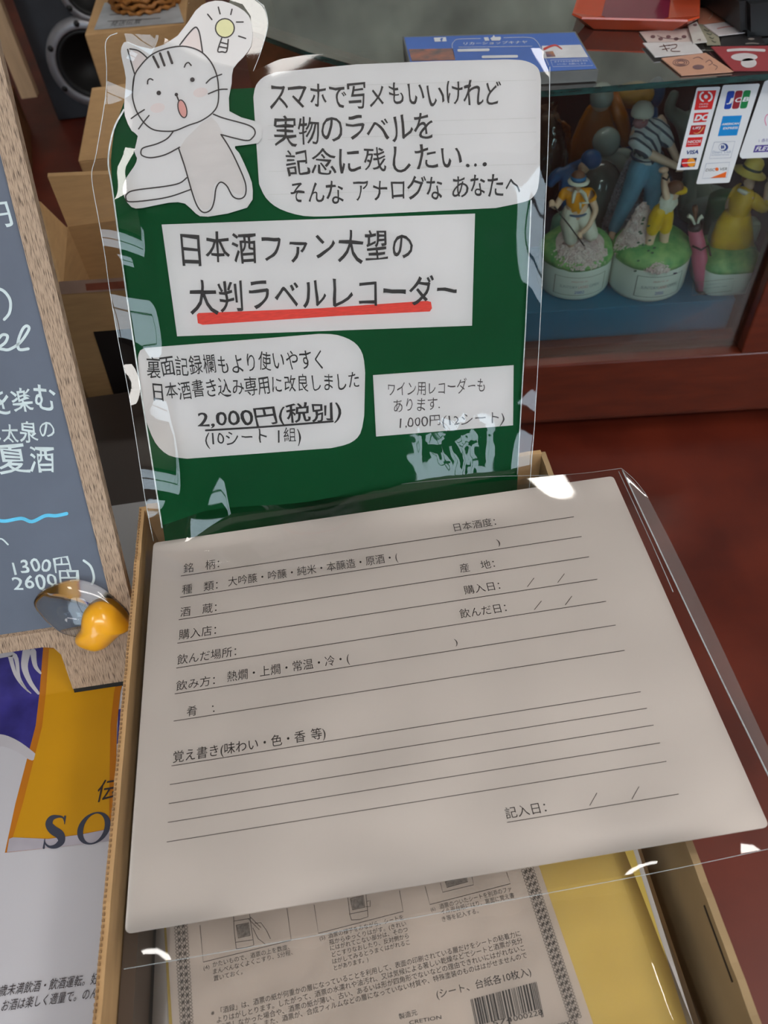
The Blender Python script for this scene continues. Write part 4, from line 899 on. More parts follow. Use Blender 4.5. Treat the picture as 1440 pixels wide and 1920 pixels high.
add_flat(bm, PT2, [lf(752, 136), lf(788, 133), lf(800, 162), lf(762, 164)], .0006); add_flat(bm, PT2, [lf(805, 142), lf(826, 132), lf(836, 114), lf(846, 132), lf(892, 130), lf(898, 142), lf(888, 162), lf(820, 163)], .0006)
add_text(bm, PT2, 'リカーショップキナヤ', lf(580, 200), lf(1120, 186), 5, off=.0006, wgt=.01)
q = [lf(510, 320), lf(485, 210), lf(500, 170), lf(540, 150), lf(725, 145)]; add_stroke(bm, PT2, q, .8, .0006); q = [lf(920, 138), lf(1130, 136), lf(1195, 165), lf(1240, 240), lf(1300, 370)]; add_stroke(bm, PT2, q, .8, .0006)
add_stroke(bm, PT2, [lf(540, 245), lf(790, 240)], 5, .0006, False); add_stroke(bm, PT2, [lf(745, 300), lf(1030, 295)], 5, .0006, False); add_stroke(bm, PT2, [lf(540, 218), lf(1160, 210)], .7, .0006, False)
add_text(bm, PT2, 'おすすめのお酒情報を発信', rg(95, 562), rg(395, 552), 3, off=.0006); add_text(bm, PT2, 'いいね！お願いします', rg(120, 585), rg(380, 578), 3, off=.0006)
q = [rg(60, 540), rg(400, 528), rg(440, 590), rg(80, 600)]; add_stroke(bm, PT2, q + q[:1], .6, .0006, False)
flat_obj('white_print', bm, mat('leaflet print', S(214, 218, 226), .5), fb, None, PT2.n)
bm = bmesh.new(); add_text(bm, PT2, 'f', lf(385, 168), lf(412, 166), 6.5, off=.0009, wgt=.05); flat_obj('letter_mark', bm, blue_l, fb, None, PT2.n)
bm = bmesh.new(); add_stroke(bm, PT2, [rg(5, 440), rg(60, 415), rg(110, 408), rg(160, 440)], [5, 2], .0008); flat_obj('red_ribbon', bm, mat('ribbon red', S(190, 70, 66), .5), fb, None, PT2.n)
flat('small_photo', [rg(10, 465), rg(80, 460), rg(105, 508), rg(25, 514)], mat('small photo', S(70, 80, 120), .5, 0, 120, col2=S(170, 120, 90)), fb, .0008, PT2)
# orange red tray
tr0 = [PT.P(1086, 62), PT.P(1272, 66), PT.P(1312, 30), PT.P(1072, 20)]
tz = ztop + .0008
orm = mat('orange red lacquer', S(184, 70, 40), .25, .04, 10, coat=.5)
TL, TR_ = onz(1070, 33, tz + .013), onz(1312, 39, tz + .013)
tray = thing('tray', 'orange-red lacquer tray on the glass top', 'tray', ((TL.x + TR_.x) / 2, TL.y + .08, tz))
ux = (TR_ - TL); ux.z = 0; wd = ux.length; ux.normalize(); uy = V((-ux.y, ux.x, 0)); ux = V((ux.x, ux.y, 0))
def tp_(u, v, z): return V((TL.x, TL.y, tz)) + ux * u + uy * v + V((0, 0, z))
def ringr(i, z, ch=.010, D=.13):
    a0, a1, b0, b1 = i, wd - i, i, D - i; return [tp_(a0 + ch, b0, z), tp_(a1 - ch, b0, z), tp_(a1, b0 + ch, z), tp_(a1, b1 - ch, z), tp_(a1 - ch, b1, z), tp_(a0 + ch, b1, z), tp_(a0, b1 - ch, z), tp_(a0, b0 + ch, z)]
rs = [ringr(.012, 0), ringr(0, .012), ringr(.0005, .0135), ringr(.0025, .013), ringr(.026, .003)]
vs = [p for r in rs for p in r]; fs = [tuple(range(7, -1, -1))] + [(r * 8 + k, r * 8 + (k + 1) % 8, r * 8 + 8 + (k + 1) % 8, r * 8 + 8 + k) for r in range(4) for k in range(8)] + [tuple(32 + k for k in range(8))]
mesh('tray_body', vs, fs, orm, tray)
mesh('tray_floor', ringr(.0265, .0035), [tuple(range(8))], mat('plum tray lining', S(120, 34, 60), .2, .05, 20, coat=.6), tray)  # plum colour paints the pink reflection on the tray floor
# cards and coasters
kk = lambda x, y: (1240 + x / 7.2, y / 7.2)
CARDS = [('white printed card with a brushed character beside the tray', [rg(890, 385), rg(1340, 375), rg(1430, 470), rg(1000, 510)], S(196, 194, 196), 1),
 ('peach coaster printed with shells at the glass edge', [kk(0, 785), kk(600, 712), kk(975, 960), kk(275, 1012)], S(190, 144, 122), 2),
 ('dark red card with a white mushroom shape at the glass edge', [kk(670, 628), kk(1480, 615), kk(1500, 945), kk(975, 948)], S(150, 60, 66), 3),
 ('black card with faint pale print behind the dark red card', [kk(820, 475), kk(1290, 425), kk(1410, 590), kk(790, 625)], S(44, 42, 44), 4),
 ('white card with faint red print behind the black card', [kk(570, 332), kk(1140, 262), kk(1290, 418), kk(770, 478)], S(198, 190, 192), 5),
 ('salmon card farthest back at the right of the tray', [kk(480, 105), kk(940, 100), kk(1080, 255), kk(500, 325)], S(196, 128, 104), 6),
 ('small pale floral card touching the tray corner', [kk(360, 345), kk(480, 290), kk(620, 560), kk(430, 580)], S(186, 182, 178), 7),
 ('greenish patterned slip beside the small floral card', [kk(490, 325), kk(570, 330), kk(770, 480), kk(800, 600), kk(620, 600)], S(140, 136, 118), 8),
 ('pale pink floral card directly in front of the tray', [rg(860, 285), rg(1300, 255), rg(1345, 378), rg(930, 378)], S(190, 176, 172), 9)]
for i, (lb, q, col, k) in enumerate(CARDS):
    o_ = .0004 + .0011 * (9 - k if k in (1, 3) else k % 4)
    pl = Plane((0, 0, ztop + .0006 + .0011 * {2: 0, 6: 0, 9: 0, 4: 0, 1: 1, 8: 1, 3: 1, 5: 2, 7: 2}[k]), (0, 0, 1))
    cx_ = sum(p[0] for p in q) / len(q); cy_ = sum(p[1] for p in q) / len(q)
    t = thing('card', lb, 'card', pl.P(cx_, cy_) , 'cards laid on the glass top')
    sheet('card_stock', pl, q, .0009, .0008, mat('card %d stock' % k, col, .5, .04, 60), t)
    bm = bmesh.new(); off = .0011
    if k == 1:
        for s_ in ([rg(1040, 420), rg(1130, 405)], [rg(1075, 400), rg(1110, 460)], [rg(1065, 445), rg(1130, 435)], [rg(1120, 410), rg(1190, 400), rg(1185, 430), rg(1150, 440), rg(1150, 460), rg(1225, 462)]): add_stroke(bm, pl, s_, 1.5, off)
    elif k == 2:
        for r in (1, .72, .45): 
            add_stroke(bm, pl, [(kk(265 + 110 * r * math.cos(t_), 845 + 48 * r * math.sin(t_))) for t_ in [2 * PI * j / 14 for j in range(15)]], 1.2, off, False)
        add_disc(bm, pl, *kk(500, 905), 11, 4.5, off); add_stroke(bm, pl, [kk(600, 840), kk(650, 810), kk(690, 850), kk(640, 880)], 1.2, off); add_stroke(bm, pl, [kk(700, 870), kk(755, 900), kk(730, 940)], 1.2, off); add_stroke(bm, pl, [kk(430, 790), kk(500, 770), kk(560, 800)], 1.1, off)
    elif k == 3:
        add_disc(bm, pl, *kk(1120, 770), 25, 7.5, off); add_disc(bm, pl, *kk(1180, 850), 15, 9, off)
        add_stroke(bm, pl, [kk(900, 680), kk(1100, 668), kk(1390, 680)], 5, off)
    elif k == 4:
        add_stroke(bm, pl, [kk(1140, 590), kk(1230, 582), kk(1310, 590)], 2, off); add_disc(bm, pl, *kk(1215, 525), 6, 2, off)
    elif k == 5:
        add_stroke(bm, pl, [kk(760, 385), kk(880, 360), kk(980, 355), kk(1010, 350)], 2.2, off); add_stroke(bm, pl, [kk(1030, 350), kk(1080, 348), kk(1130, 352)], 2.6, off)
    elif k == 6:
        add_stroke(bm, pl, [kk(640, 260), kk(690, 200), kk(680, 160)], 1.2, off); add_disc(bm, pl, *kk(850, 190), 3, 2, off)
    elif k == 7:
        add_stroke(bm, pl, [kk(490, 540), kk(530, 530), kk(520, 550)], 1.2, off); add_disc(bm, pl, *kk(455, 335), 4, 2.5, off)
    elif k == 8:
        for j in range(4): add_stroke(bm, pl, [kk(580 + j * 35, 400 + j * 50), kk(630 + j * 30, 420 + j * 50), kk(650 + j * 28, 400 + j * 55)], 1.6, off)
    elif k == 9:
        for j in range(5): add_disc(bm, pl, *rg(980 + j * 70, 330 + (j % 2) * 20), 4.5, 3, off)
        add_stroke(bm, pl, [rg(1020, 320), rg(1100, 345), rg(1240, 350)], 1.2, off)
    flat_obj('card_print', bm, mat('card %d print' % k, {1: S(92, 56, 52), 3: S(196, 192, 196), 4: S(130, 124, 120), 5: S(180, 120, 116), 6: S(210, 180, 160), 8: S(70, 76, 66)}.get(k, S(110, 84, 88)), .6), t, None, V((0, 0, 1)))
# black machine at the right edge of the glass top
bmk = thing('card_terminal', 'black device at the right end of the glass top', 'device', PT.P(1420, 60))
pA = onz(1395, 75, ztop + .001)
def bk_(x, y, z): return pA + V((x, y, z))
bm = bmesh.new(); add_slab(bm, [bk_(.0, .0, 0), bk_(.16, -.02, 0), bk_(.16, .20, 0), bk_(-.012, .16, 0)], (-.012, .0, .035)); bmesh.ops.bevel(bm, geom=bm.edges[:], offset=.006, segments=2, affect='EDGES'); bm_obj('housing', bm, black_pl, bmk)
box('key_block', bk_(.03, .03, .034), bk_(.12, .10, .039), mat('dark key block', S(40, 42, 46), .5), bmk, bev=.001)

# ------------------------------------------------------------------ figurine bottles in the showcase
class Fig:
    """points of a figurine: picture point in the upright plane v behind the glass, plus metres toward the viewer"""
    def __init__(s, v): s.v = v; s.pl = Plane(FP + FN * v, -FN)
    def __call__(s, px, py, f=0.0): return s.pl.P(px, py) - FN * f
    def m(s, px): return (s.pl.P(1100 + px, 400) - s.pl.P(1100, 400)).length
def skin(name, pts, edges, rad, m, parent, sub=1):
    """one continuous skinned surface over a joint graph"""
    me = bpy.data.meshes.new(name); me.from_pydata([tuple(p) for p in pts], edges, []); o = link(name, me, m, parent)
    md = o.modifiers.new('skin', 'SKIN'); md.use_smooth_shade = True; md.branch_smoothing = .4
    lay = me.skin_vertices[0] if me.skin_vertices else None
    if lay is None:
        b = bmesh.new(); b.from_mesh(me); b.verts.layers.skin.verify(); b.to_mesh(me); b.free(); lay = me.skin_vertices[0]
    for i, r in enumerate(rad):
        lay.data[i].radius = (r, r) if not isinstance(r, tuple) else r
    lay.data[0].use_root = True
    o.modifiers.new('sub', 'SUBSURF').levels = sub; o.modifiers[-1].render_levels = sub
    return o
def cloth(name, chains, m, parent, vox):
    """garment grown as one closed surface round several limbs: chains of (point, radius)"""
    bm = bmesh.new()
    for ch in chains:
        add_tube(bm, [p for p, q in ch], [q for p, q in ch], 14)
        for p, q in (ch[0], ch[-1]): add_ball(bm, p, q * .97, sub=2)
    o = bm_obj(name, bm, m, parent, None, True); md = o.modifiers.new('merge', 'REMESH'); md.mode = 'VOXEL'; md.voxel_size = vox; md.use_smooth_shade = True
    sm = o.modifiers.new('soft', 'SMOOTH'); sm.iterations = 4; return o
def base_round(t, fg, cx, cy, rpx, hpx, zb, mound=.012):
    """round white porcelain base with a grassy mound; returns centre and radius"""
    c_ = fg(cx, cy); r = fg.m(rpx); c_ = V((c_.x, c_.y, zb)); h = hpx
    lathe('base', [(r * .93, 0), (r * .97, .002), (r, .006), (r * 1.0, h - .002), (r * .985, h)], c_, white_pl, t, 48)
    bm = bmesh.new(); add_lathe(bm, [(r * 1.0, h - .001), (r * 1.015, h + .003), (r * .99, h + mound * .40), (r * .86, h + mound * .75), (r * .6, h + mound), (r * .2, h + mound * 1.1), (.0005, h + mound * 1.12)], c_, 40)
    for v in bm.verts: v.co.z += .0014 * noise.noise(v.co * 90)
    bm_obj('grass_mound', bm, grass_m, t, None, True); return c_, r
def label_on(t, c_, r, z0, z1, a0, a1, lines, frame_m, year=None):
    """oval-cornered printed frame and lettering wrapped on the base"""
    R = r * 1.003; fa = math.atan2(-FN.y, -FN.x)
    def P(s, z, o=.0): a = fa + a0 + (a1 - a0) * s; return c_ + V(((R + o) * math.cos(a), (R + o) * math.sin(a), z))
    bm = bmesh.new(); th = .0005; N_ = 20
    def rib(z): 
        vv = [(bm.verts.new(P(i / N_, z)), bm.verts.new(P(i / N_, z + th))) for i in range(N_ + 1)]
        for i in range(N_): bm.faces.new((vv[i][0], vv[i + 1][0], vv[i + 1][1], vv[i][1]))
    rib(z0); rib(z1)
    for s in (0, 1 - .015): 
        q = [bm.verts.new(P(s, z0)), bm.verts.new(P(s + .015, z0)), bm.verts.new(P(s + .015, z1)), bm.verts.new(P(s, z1))]; bm.faces.new(q)
    me = bpy.data.meshes.new('label_frame'); bm.to_mesh(me); bm.free(); link('label_frame', me, frame_m, t)
    for s_, zc, hh, s0, s1, mm in lines:
        x = 0; its = []
        for ch in s_:
            vs, fs, adv = glyph(ch, 0.0); its.append((vs, fs, x)); x += adv
        xs = [x0 + v[0] for vs, fs, x0 in its for v in vs]; mn, mx = min(xs), max(xs); bm = bmesh.new()
        for vs, fs, x0 in its:
            q = [bm.verts.new(P(s0 + (s1 - s0) * ((x0 + v[0] - mn) / (mx - mn)), zc + (v[1] - K0) / KH * hh, .0003)) for v in vs]
            for f in fs:
                try: bm.faces.new([q[i] for i in f])
                except ValueError: pass
        me = bpy.data.meshes.new('label_print'); bm.to_mesh(me); bm.free(); link('label_print', me, mm, t)
def flowers(t, pts, r, m, seed=1, name='blossoms'):
    rr = random.Random(seed); bm = bmesh.new()
    for p in pts:
        p = V(p)
        for k in range(5):
            a = 2 * PI * k / 5 + rr.random(); add_ball(bm, p + V((math.cos(a) * r * .7, -r * .3, math.sin(a) * r * .7)), r * .5, 1, .6, 1, None, 1)
        add_ball(bm, p + V((0, -r * .6, 0)), r * .28, sub=1)
    o = bm_obj(name, bm, m, t, None, True); o['kind'] = 'stuff'; return o
def face(t, c_, r, right, fwd):
    up = V((0, 0, 1)); bm = bmesh.new()
    for s in (-1, 1): add_ball(bm, c_ + right * s * r * .36 + fwd * r * .88 + up * r * .02, r * .10, sub=1)
    bm_obj('eyes', bm, mat('painted eye', S(60, 44, 40), .4), t, None, True)
    bm = bmesh.new(); add_ball(bm, c_ + fwd * r * .98 - up * r * .18, r * .13, sub=1); bm_obj('nose', bm, skin_m, t, None, True)
    bm = bmesh.new(); add_ball(bm, c_ + fwd * r * .86 - up * r * .48, r * .14, 1.3, .6, .4, sub=1); bm_obj('mouth', bm, mat('painted lips', S(176, 96, 88), .4), t, None, True)
gold = mat('gold line', S(120, 110, 96), .5); lgr = mat('label grey', S(128, 132, 140), .5); lpk = mat('label pink', S(196, 130, 128), .5); lbl = mat('label blue', S(90, 92, 170), .5); lfr = mat('label frame dark', S(70, 70, 66), .4)
orange = mat('painted orange', S(240, 158, 24), .4, .03, 30); whitep = mat('painted white', S(214, 210, 196), .4, .02, 30); yellow = mat('painted yellow', S(236, 196, 30), .4, .04, 30, col2=S(206, 160, 22)); brown = mat('painted brown hair', S(110, 72, 52), .5, .08, 80)
petal = mat('pale pink petals', S(232, 218, 214), .6, 0, 120, col2=S(206, 178, 178)); belt = mat('painted belt blue', S(70, 96, 130), .4); visor_b = mat('visor blue', S(50, 110, 160), .4); club_m = mat('club shaft', S(60, 56, 54), .4)
FW = -FN; RT = FD

# A kneeling golfer
fgb = Fig(.091); fg = Fig(.085); ta = thing('figurine_bottle', 'porcelain figurine of a kneeling golfer in orange shirt and white shorts', 'figurine', V((fg(1072, 540).x, fg(1072, 540).y, zri)), 'golfer figurine bottles'); 
zb = zri + .0003
c_, r = base_round(ta, fgb, 1072, 530, 70, .040, zb, .018)
label_on(ta, c_, r, .008, .031, -.75, .75, [('SUNTORY', .0170, .0042, .12, .44, lgr), ('LADIES', .0170, .0045, .46, .64, lpk), ('OPEN', .0170, .0048, .66, .86, lgr), ('PRESENTED BY', .0250, .0024, .32, .62, lpk), ('2002', .0102, .0046, .40, .58, lbl)], gold)
g = lambda x, y, f=.012: fg(x, y, f)
m1 = fg.m(1)
hd = g(1077, 318, .022)
PTS = [g(1076, 392), g(1076, 372, .014), g(1077, 350, .016), g(1077, 338, .019), hd, g(1055, 346, .014), g(1036, 374, .018), g(1026, 356, .026), g(1099, 346, .014), g(1112, 378, .018), g(1095, 402, .026), g(1078, 412, .030),
       g(1062, 400, .014), g(1065, 436, .018), g(1068, 458, .010), g(1090, 400, .014), g(1103, 420, .020), g(1104, 442, .010)]
ED = [(0, 1), (1, 2), (2, 3), (3, 4), (2, 5), (5, 6), (6, 7), (2, 8), (8, 9), (9, 10), (10, 11), (0, 12), (12, 13), (13, 14), (0, 15), (15, 16), (16, 17)]
skin('body', PTS, ED, [m1 * k for k in (18, 16, 15, 6, 12, 8, 6, 5, 8, 6, 5, 5, 13, 9, 7, 13, 9, 7)], skin_m, ta)
skin('shirt', [PTS[0] + V((0, 0, .002)), PTS[1], PTS[2], PTS[3] - V((0, 0, .002)), PTS[5], g(1044, 362, .016), PTS[8], g(1107, 364, .016)], [(0, 1), (1, 2), (2, 3), (2, 4), (4, 5), (2, 6), (6, 7)], [m1 * k for k in (19, 19.5, 18, 8, 11, 10.5, 11, 10.5)], orange, ta)
bm = bmesh.new(); add_tube(bm, [g(1064, 352, .032), g(1068, 342, .026), g(1077, 338, .014), g(1087, 342, .026), g(1091, 352, .032), g(1080, 350, .034)], [m1 * 2, m1 * 4, m1 * 4, m1 * 4, m1 * 3, m1 * 1.5], 8); add_tube(bm, [g(1077, 350, .034), g(1078, 362, .033)], m1 * 2.2, 6); bm_obj('collar', bm, whitep, ta, None, True)
cloth('shorts', [[(g(1068, 386, .012), m1 * 17), (g(1063, 404, .014), m1 * 17), (g(1065, 430, .018), m1 * 13.5)], [(g(1085, 386, .012), m1 * 17), (g(1091, 400, .014), m1 * 17), (g(1102, 421, .020), m1 * 13.5)]], whitep, ta, m1 * 1.5)
bm = bmesh.new(); add_tube(bm, [V((PTS[0].x, PTS[0].y, fg(1076, 384).z)) + RT * m1 * 20.5 * math.cos(a) + FW * (m1 * 20 * math.sin(a)) for a in [2 * PI * k / 20 for k in range(21)]], m1 * 2, 6, False); bm_obj('belt', bm, belt, ta, None, True)
ball('hair', hd + V((0, 0, m1 * 3)) - FW * m1 * 2.5, m1 * 13, brown, ta, 1, 1, .95)
lathe('visor_band', [(m1 * 13.2, -m1 * 3), (m1 * 13.8, 0), (m1 * 13.0, m1 * 3)], hd + V((0, 0, m1 * 4)), visor_b, ta, 24)
bm = bmesh.new(); add_lathe(bm, [(m1 * 13, 0), (m1 * 19, -m1 * 2.5), (m1 * 18.5, -m1 * 4), (m1 * 12.5, -m1 * 1.5)], hd + V((0, 0, m1 * 2.5)) + FW * m1 * 4, 28, cap=False); bm_obj('visor_brim', bm, whitep, ta, None, True)
face(ta, hd, m1 * 12, RT, FW)
tube('golf_club', [g(1030, 357, .034), g(1058, 392, .036), g(1084, 428, .036)], [m1 * 1.6, m1 * 1.4, m1 * 1.2], club_m, ta, seg=6)
for hx, hy in ((1026, 352), (1077, 412)):
    hp = g(hx, hy, .031); bm = bmesh.new(); add_ball(bm, hp, m1 * 5, 1, .8, 1.1, None, 2)
    for k in range(5): a0_ = hp + RT * (k - 2) * m1 * 1.9; add_tube(bm, [a0_, a0_ + FW * m1 * 4 - V((0, 0, m1 * (2 + (k % 2)))), a0_ + FW * m1 * 3 - V((0, 0, m1 * 6))], m1 * 1.1, 5)
    bm_obj('hand', bm, skin_m, ta, None, True)
def bank(t, c0, prof, n, rb, m, seed, a0=-.5, a1=3.64, name='blossoms'):
    """blossoms set on the viewer side of a surface of revolution"""
    rr = random.Random(seed); pts = []
    L_ = [0]
    for (r0, z0), (r1, z1) in zip(prof, prof[1:]): L_.append(L_[-1] + math.hypot(r1 - r0, z1 - z0) * (r0 + r1 + .004))
    for k in range(n):
        q = rr.random() * L_[-1]; i = max(j for j in range(len(L_) - 1) if L_[j] <= q); f_ = (q - L_[i]) / (L_[i + 1] - L_[i])
        rr_ = prof[i][0] + (prof[i + 1][0] - prof[i][0]) * f_; z = prof[i][1] + (prof[i + 1][1] - prof[i][1]) * f_
        a = PI + YAW + a0 + (a1 - a0) * rr.random(); pts.append(c0 + V((rr_ * math.cos(a), rr_ * math.sin(a), z)))
    lathe('flower_bed', prof, c0, m, t, 30); flowers(t, pts, rb, m, seed, name)
bank(ta, V((c_.x, c_.y, zb + .046)) + FW * .007, [(m1 * 58, -.003), (m1 * 54, .005), (m1 * 44, .012), (m1 * 28, .017), (m1 * 8, .020), (.0004, .0202)], 230, m1 * 4.8, petal, 5, .3, 2.6)

# B swinging girl
fgb = Fig(.080); fg = Fig(.078); m1 = fg.m(1); g = lambda x, y, f=.012: fg(x, y, f)
tb = thing('figurine_bottle', 'porcelain figurine of a swinging girl golfer in yellow shorts and white top', 'figurine', V((fg(1205, 545).x, fg(1205, 545).y, zri)), 'golfer figurine bottles')
c_, r = base_round(tb, fgb, 1206, 535, 74, .042, zb, .018)
label_on(tb, c_, r, .008, .034, -.55, .70, [('SUNTORY', .0185, .0045, .12, .46, lgr), ('LADIES', .0185, .0045, .47, .64, lpk), ('OPEN', .0185, .0050, .66, .88, lgr), ('PRESENTED BY', .0272, .0024, .34, .66, lpk), ('2000', .0108, .0050, .42, .60, lbl)], lfr)
hd = g(1263, 343, .014)
PTS = [g(1232, 396), g(1240, 380), g(1250, 366), g(1257, 356, .014), hd, g(1244, 362, .018), g(1238, 334, .016), g(1238, 308, .018), g(1262, 374, .010), g(1250, 345, .004), g(1240, 312, .014),
       g(1222, 405, .012), g(1212, 440, .014), g(1204, 476, .018), g(1203, 486, .026), g(1246, 405, .010), g(1239, 440, .012), g(1243, 466, .018), g(1250, 474, .026)]
ED = [(0, 1), (1, 2), (2, 3), (3, 4), (2, 5), (5, 6), (6, 7), (2, 8), (8, 9), (9, 10), (0, 11), (11, 12), (12, 13), (13, 14), (0, 15), (15, 16), (16, 17), (17, 18)]
skin('body', PTS, ED, [m1 * k for k in (16, 14, 14, 6, 12, 8, 6, 5.5, 8, 6, 5.5, 13, 9, 6, 5, 13, 9, 6, 5)], skin_m, tb)
skin('shirt', [g(1236, 388), PTS[1], PTS[2], PTS[3], PTS[5], g(1242, 350, .016), PTS[8]], [(0, 1), (1, 2), (2, 3), (2, 4), (4, 5), (2, 6)], [m1 * k for k in (19, 19, 18, 7, 11, 9, 11)], whitep, tb)
cloth('shorts', [[(g(1232, 382, .014), m1 * 14), (g(1224, 396, .014), m1 * 14), (g(1218, 418, .014), m1 * 12)], [(g(1242, 380, .012), m1 * 14), (g(1243, 396, .012), m1 * 14), (g(1242, 416, .013), m1 * 12)]], yellow, tb, m1 * 1.4)
ball('hair', hd + V((0, 0, m1 * 4)) - RT * m1 * 4 - FW * m1 * 1, m1 * 13.5, brown, tb, 1.1, 1, .85)
bm = bmesh.new(); add_lathe(bm, [(m1 * 12, 0), (m1 * 14, m1 * 1), (m1 * 13, m1 * 5), (m1 * 11, m1 * 6)], hd + RT * m1 * 4 - V((0, 0, m1 * 3)) + FW * m1 * 1.5, 24); bm_obj('sun_visor', bm, yellow, tb, None, True)
face(tb, hd, m1 * 11, (RT + V((0, 0, -.3))).normalized(), (FW + RT * .8 - V((0, 0, .4))).normalized())
hp = g(1236, 303, .018); bm = bmesh.new(); add_ball(bm, hp, m1 * 7, 1.3, .9, .8, None, 2)
for k in range(5): a0_ = hp + RT * (k - 2) * m1 * 2.4 + V((0, 0, m1 * 3)); add_tube(bm, [a0_, a0_ + FW * m1 * 4, a0_ + FW * m1 * 5 - V((0, 0, m1 * 5))], m1 * 1.3, 5)
bm_obj('hands', bm, skin_m, tb, None, True)
bm = bmesh.new(); add_tube(bm, [g(1230, 310, .026), g(1238, 313, .028), g(1244, 311, .022)], m1 * 1.8, 6); bm_obj('wristwatch', bm, black_pl, tb, None, True)
for x, y in ((1203, 487), (1248, 473)):
    bm = bmesh.new(); add_ball(bm, g(x, y, .028), m1 * 6.5, .8, 1.3, .6, None, 2); o = bm_obj('shoe', bm, whitep, tb, None, True)
    bm = bmesh.new(); add_tube(bm, [g(x - 5, y - 1, .034), g(x, y - 3, .036), g(x + 5, y, .034)], m1 * 1.2, 5); add_tube(bm, [g(x - 5, y + 5, .036), g(x, y + 3, .039), g(x + 5, y + 5, .036)], m1 * 1.4, 5); bm_obj('shoe_strap', bm, mat('navy strap', S(48, 48, 92), .4), o, None, True)
q0 = g(1192, 462, -.004); bank(tb, V((q0.x, q0.y, zb + .048)), [(m1 * 42, -.004), (m1 * 36, m1 * 10), (m1 * 25, m1 * 32), (m1 * 17, m1 * 54), (m1 * 11, m1 * 72), (m1 * 4, m1 * 82), (.0003, m1 * 84)], 330, m1 * 4.8, petal, 8, .0, 3.2)
bank(tb, V((g(1212, 495, .03).x, g(1212, 495, .03).y, zb + .043)), [(m1 * 26, -.002), (m1 * 20, m1 * 8), (m1 * 6, m1 * 13), (.0003, m1 * 13.5)], 50, m1 * 4.6, petal, 18, .0, 3.2, 'low_blossoms')
bm = bmesh.new(); rr = random.Random(9)
for k in range(16):
    t = rr.random(); add_ball(bm, g(1200 + (rr.random() - .5) * (14 + 44 * t), 392 + t * 92, .018 + .020 * t), m1 * 2.6, 1.3, .6, .8, None, 1)
o = bm_obj('leaves', bm, mat('small leaves', S(70, 100, 84), .5), tb, None, True); o['kind'] = 'stuff'

# C lady in yellow with a pink golf bag
fg = Fig(.088); m1 = fg.m(1); g = lambda x, y, f=.012: fg(x, y, f)
cb_ = fg(1335, 540) + FW * .013; tc_ = thing('figurine_bottle', 'porcelain figurine of a lady in yellow dress and hat with a pink golf bag', 'figurine', V((cb_.x, cb_.y, zri)), 'golfer figurine bottles')
MM = Matrix.Rotation(YAW, 3, 'Z'); rx, ry = m1 * 56, .036
def supe(z, k=1.0, n=32):
    out = []
    for i in range(n):
        a = 2 * PI * i / n; cx_, sy_ = math.cos(a), math.sin(a); e = .55
        out.append(V((cb_.x, cb_.y, zb + z)) + MM @ V((rx * k * abs(cx_) ** e * (1 if cx_ > 0 else -1), ry * k * abs(sy_) ** e * (1 if sy_ > 0 else -1), 0)))
    return out
def loft(name, rings, m, parent, cap=True):
    n_ = len(rings[0]); vs = [p for r_ in rings for p in r_]; fs = [(j * n_ + i, j * n_ + (i + 1) % n_, (j + 1) * n_ + (i + 1) % n_, (j + 1) * n_ + i) for j in range(len(rings) - 1) for i in range(n_)]
    if cap: fs += [tuple(range(n_ - 1, -1, -1)), tuple((len(rings) - 1) * n_ + i for i in range(n_))]
    return mesh(name, vs, fs, m, parent, None, True)
loft('base', [supe(0, .93), supe(.002, .97), supe(.028, 1.0), supe(.030, .99)], white_pl, tc_)
loft('grass_mound', [supe(.0295, 1.0), supe(.033, .99), supe(.039, .9), supe(.046, .6), supe(.049, .2)], grass_m, tc_)
PCF = Plane(V((cb_.x, cb_.y, 0)) - FN * (ry * 1.0 + .0003), -FN)
q = [(1300, 530), (1376, 522), (1372, 545), (1298, 554)]; bm = bmesh.new(); add_stroke(bm, PCF, q + q[:1], .7, .0003, False); flat_obj('label_frame', bm, gold, tc_, None, PCF.n)
letters('label_print', PCF, [('SUNTORY LADIES OPEN', (1316, 543), (1362, 538), 3), ('PRESENTED BY', (1325, 535), (1352, 532), 2)], lgr, tc_, off=.0003)
hd = g(1404, 330, .0)
PTS = [g(1374, 404), g(1378, 384), g(1390, 358), g(1400, 345), hd, g(1398, 356, .016), g(1425, 378, .018), g(1437, 330, .010), g(1378, 358, .0), g(1366, 388, .0), g(1372, 404, -.004), g(1360, 440, .006), g(1345, 478, .018), g(1325, 504, .030), g(1368, 440, .002), g(1355, 475, .014), g(1337, 498, .026)]
ED = [(0, 1), (1, 2), (2, 3), (3, 4), (2, 5), (5, 6), (6, 7), (2, 8), (8, 9), (9, 10), (0, 11), (11, 12), (12, 13), (0, 14), (14, 15), (15, 16)]
skin('body', PTS, ED, [m1 * k for k in (16, 14, 16, 7, 14, 11, 9, 7, 10, 8, 7, 11, 8, 6, 11, 8, 6)], skin_m, tc_)
skin('jacket', [g(1374, 404), PTS[1], PTS[2], PTS[3], PTS[5], PTS[6], g(1434, 350, .012), PTS[8]], [(0, 1), (1, 2), (2, 3), (2, 4), (4, 5), (5, 6), (2, 7)], [m1 * k for k in (24, 23, 25, 9, 15, 13, 9, 15)], yellow, tc_)
def ell(cx, cy, rx_, ry_, f): c0_ = g(cx, cy, f); return [c0_ + RT * rx_ * m1 * math.cos(a) + FW * ry_ * m1 * math.sin(a) for a in [2 * PI * k / 24 for k in range(24)]]
loft('skirt', [ell(1376, 388, 24, 20, .012), ell(1371, 405, 32, 25, .012), ell(1367, 430, 38, 28, .012), [p + V((0, 0, .002 * math.sin(i * 1.5))) for i, p in enumerate(ell(1365, 456, 42, 30, .012))], ell(1365, 454, 38, 27, .012)], yellow, tc_)
